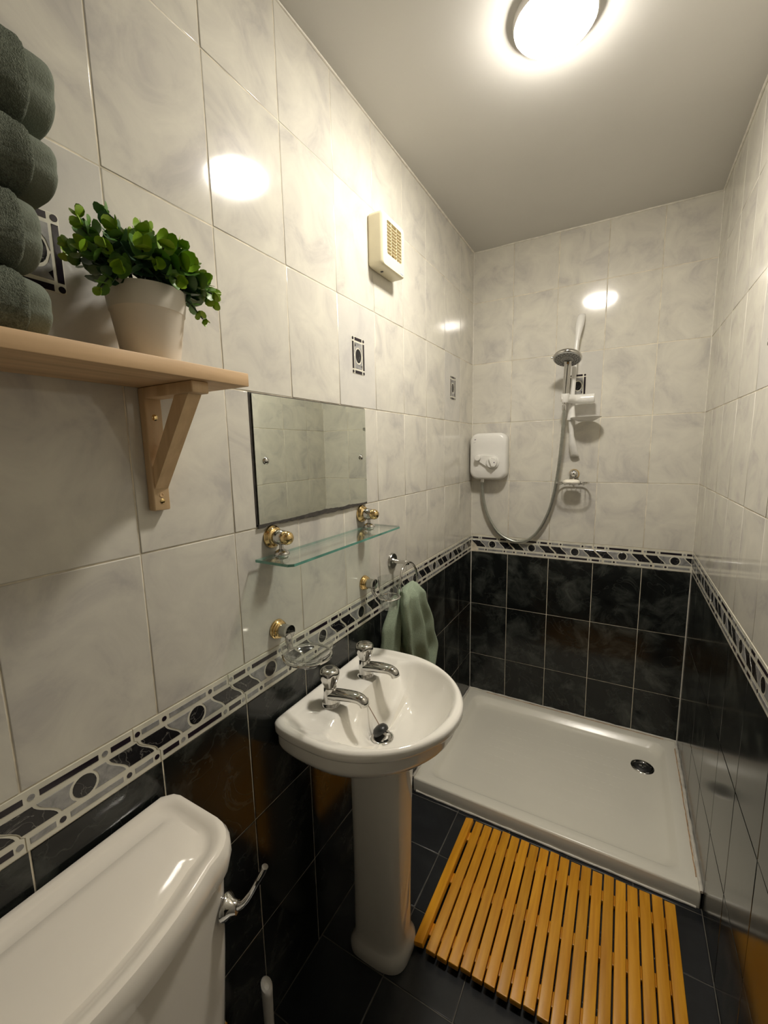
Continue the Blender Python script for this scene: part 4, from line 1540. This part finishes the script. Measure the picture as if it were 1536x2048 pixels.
# riser rail
RXp = 0.500
rail = thing('riser_rail', (RXp, YB, 1.40), 'white curved plastic shower riser rail with slider and small dish on the back wall', 'shower rail')
rp_pts = [(0.512, YB - .012, 2.032), (0.510, YB - .030, 1.995), (0.503, YB - .046, 1.93), (0.499, YB - .054, 1.86), (0.496, YB - .056, 1.75), (0.493, YB - .056, 1.66), (0.492, YB - .055, 1.56), (0.498, YB - .050, 1.49), (0.507, YB - .034, 1.44), (0.512, YB - .014, 1.410)]
path = smooth_path(rp_pts[2:8], 8)
part(rail, 'rail_tube', Mesh().tube(path, .0105, 18), MAT['white_plastic'])


def paddle(pts, widths, depths):
    path = smooth_path(pts, 6)
    rings = []
    for i, p in enumerate(path):
        f = i / (len(path) - 1)
        w, dp = interp(f, [0, .5, 1], widths), interp(f, [0, .5, 1], depths)
        rings.append([(p.x + w * math.cos(2 * PI * k / 22), min(YB - .0008, p.y - dp * math.sin(2 * PI * k / 22)), p.z) for k in range(22)])
    return Mesh().loft(rings, True, True)


part(rail, 'end_bracket', paddle([(0.503, YB - .046, 1.925), (0.508, YB - .034, 1.98), (0.513, YB - .020, 2.030), (0.515, YB - .013, 2.043)], [.0115, .0185, .0140], [.012, .015, .012]), MAT['white_plastic'], angle=70)
part(rail, 'end_bracket', paddle([(0.495, YB - .052, 1.505), (0.501, YB - .042, 1.46), (0.510, YB - .024, 1.412), (0.512, YB - .014, 1.398)], [.0115, .0175, .0200], [.012, .016, .013]), MAT['white_plastic'], angle=70)
# slider with holder cup and clamping knob
m = Mesh()
path = [(0.452, YB - .118, 1.664), (0.470, YB - .110, 1.663), (0.495, YB - .075, 1.662), (0.520, YB - .060, 1.661), (0.560, YB - .058, 1.660), (0.583, YB - .058, 1.660), (0.588, YB - .058, 1.660)]
path = smooth_path(path, 5)
m.tube(path, [interp(i / (len(path) - 1), [0, .15, .5, .85, .96, 1], [.014, .019, .021, .021, .018, .010]) for i in range(len(path))], 22)
sl = part(rail, 'slider', m, MAT['white_plastic'], angle=70)
part(sl, 'handset_cup', Mesh().lathe([(.0150, -.018), (.0165, -.012), (.0185, .016), (.0175, .020), (.0135, .020)], 24, axis_mtx((0.4695, YB - .116, 1.664), (0.02, -.16, 1))), MAT['white_plastic'])
# small dish clipped to the rail below the slider
zc = 1.573
m = Mesh()
rings = []
for r, z in ((.001, -.014), (.030, -.014), (.042, -.008), (.060, .002), (.0615, .004), (.0585, .004), (.040, -.005), (.001, -.010)):
    rings.append([(0.556 + r * 1.06 * math.cos(2 * PI * k / 40), YB - .075 + r * .95 * math.sin(2 * PI * k / 40), zc + z) for k in range(40)])
ds = part(rail, 'rail_dish', m.loft(rings, True, True), MAT['white_plastic'], angle=50)
part(ds, 'dish_clip', Mesh().loft([[(0.493 + r * math.cos(2 * PI * k / 20), YB - .058 + r * .9 * math.sin(2 * PI * k / 20), z) for k in range(20)] for r, z in ((.0180, 1.568), (.0185, 1.574), (.0160, 1.59), (.0130, 1.62), (.0125, 1.634))], True, True), MAT['white_plastic'], angle=60)

# handset
hs = thing('handheld_shower', (0.474, YB - .14, 1.82), 'round chrome shower handset with grey spray face resting in the rail slider', 'shower head')
cup = Vector((0.468, YB - .109, 1.640))
neck = Vector((0.478, YB - .140, 1.800))
path = smooth_path([cup, Vector((0.470, YB - .116, 1.690)), Vector((0.474, YB - .126, 1.745)), neck, Vector((0.479, YB - .150, 1.822))], 6)
part(hs, 'handle', Mesh().tube(path, [interp(i / (len(path) - 1), [0, .25, .6, .85, 1], [.0105, .0125, .0150, .0155, .017]) for i in range(len(path))], 22), MAT['chrome'], angle=60)
fdir = Vector((-0.05, -0.42, -1)).normalized()
hc_ = Vector((0.477, YB - .152, 1.838))
H = axis_mtx(hc_, fdir)
part(hs, 'head_shell', Mesh().lathe([(.001, -.020), (.024, -.019), (.044, -.012), (.057, -.002), (.0600, .005), (.0595, .011), (.0555, .014)], 44, H, True, False), MAT['chrome'], angle=60)
fc = part(hs, 'spray_face', Mesh().lathe([(.0555, .0135), (.0540, .0165), (.032, .0175), (.031, .0150), (.0285, .0150), (.027, .0185), (.001, .020)], 44, H, True, True), MAT['spray_face'], angle=40)
m = Mesh()
for r, nn in ((.047, 22), (.038, 18), (.018, 10)):
    for i in range(nn):
        a = 2 * PI * i / nn
        m.lathe([(.0019, 0), (.0016, .0025), (.0003, .0028)], 6, H @ Matrix.Translation((r * math.cos(a), r * math.sin(a), .0166)))
noz = part(fc, 'nozzles', m, MAT['rubber'])
noz['kind'] = 'stuff'
part(hs, 'mode_lever', Mesh().box((-.068, -.006, .006), (-.054, .006, .013), .002, axis_mtx(hc_, fdir, (1, .25, 0))), MAT['chrome'])

# wire soap tray with a bar of soap
wt = thing('soap_tray', (0.512, YB, 1.314), 'chrome wire soap tray on a gold and chrome wall knob below the shower rail', 'soap tray')
A = axis_mtx((0.511, YB - .0006, 1.3145), (0, -1, 0))
kn = part(wt, 'wall_knob', Mesh().lathe([(.0225, 0), (.0235, .003), (.0215, .008), (.0165, .012)], 30, A), MAT['gold'])
part(wt, 'knob_end', Mesh().lathe([(.0150, .011), (.0185, .018), (.0205, .026), (.0185, .034), (.0110, .040), (.0005, .042)], 30, A), MAT['chrome'])
tx, ty, tz = 0.512, YB - .072, 1.276
m = Mesh()
loop = [(tx + a, ty + b, tz) for a, b in rrect(.070, .046, .040, 8)]
m.tube(loop, .0034, 8, closed=True)
m.tube([(0.511, YB - .024, 1.300), (0.511, YB - .026, 1.285), (0.511, YB - .027, 1.276)], .0040, 8)
part(wt, 'tray_loop', m, MAT['chrome'])
for i in range(6):
    x = tx - .050 + .020 * i
    hy = .046 if abs(x - tx) < .031 else .040
    pts = [(x, ty + hy, tz), (x, ty + hy - .004, tz - .007), (x, ty, tz - .009), (x, ty - hy + .004, tz - .007), (x, ty - hy, tz)]
    part(wt, 'tray_wire', Mesh().tube(smooth_path(pts, 3), .0019, 6), MAT['chrome'])
sp = thing('soap_bar', (tx - .005, ty, tz - .007), 'white oval bar of soap lying in the chrome wire tray', 'soap')
rings = []
for z, k0 in ((-.0065, .80), (-.003, .95), (.004, 1.0), (.010, .92), (.0145, .70), (.0165, .35)):
    rings.append([(tx - .006 + a * k0, ty + b * k0, tz + z) for a, b in rrect(.038, .027, .022, 6)])
part(sp, 'bar', Mesh().loft(rings, True, True), MAT['soap'], angle=70)
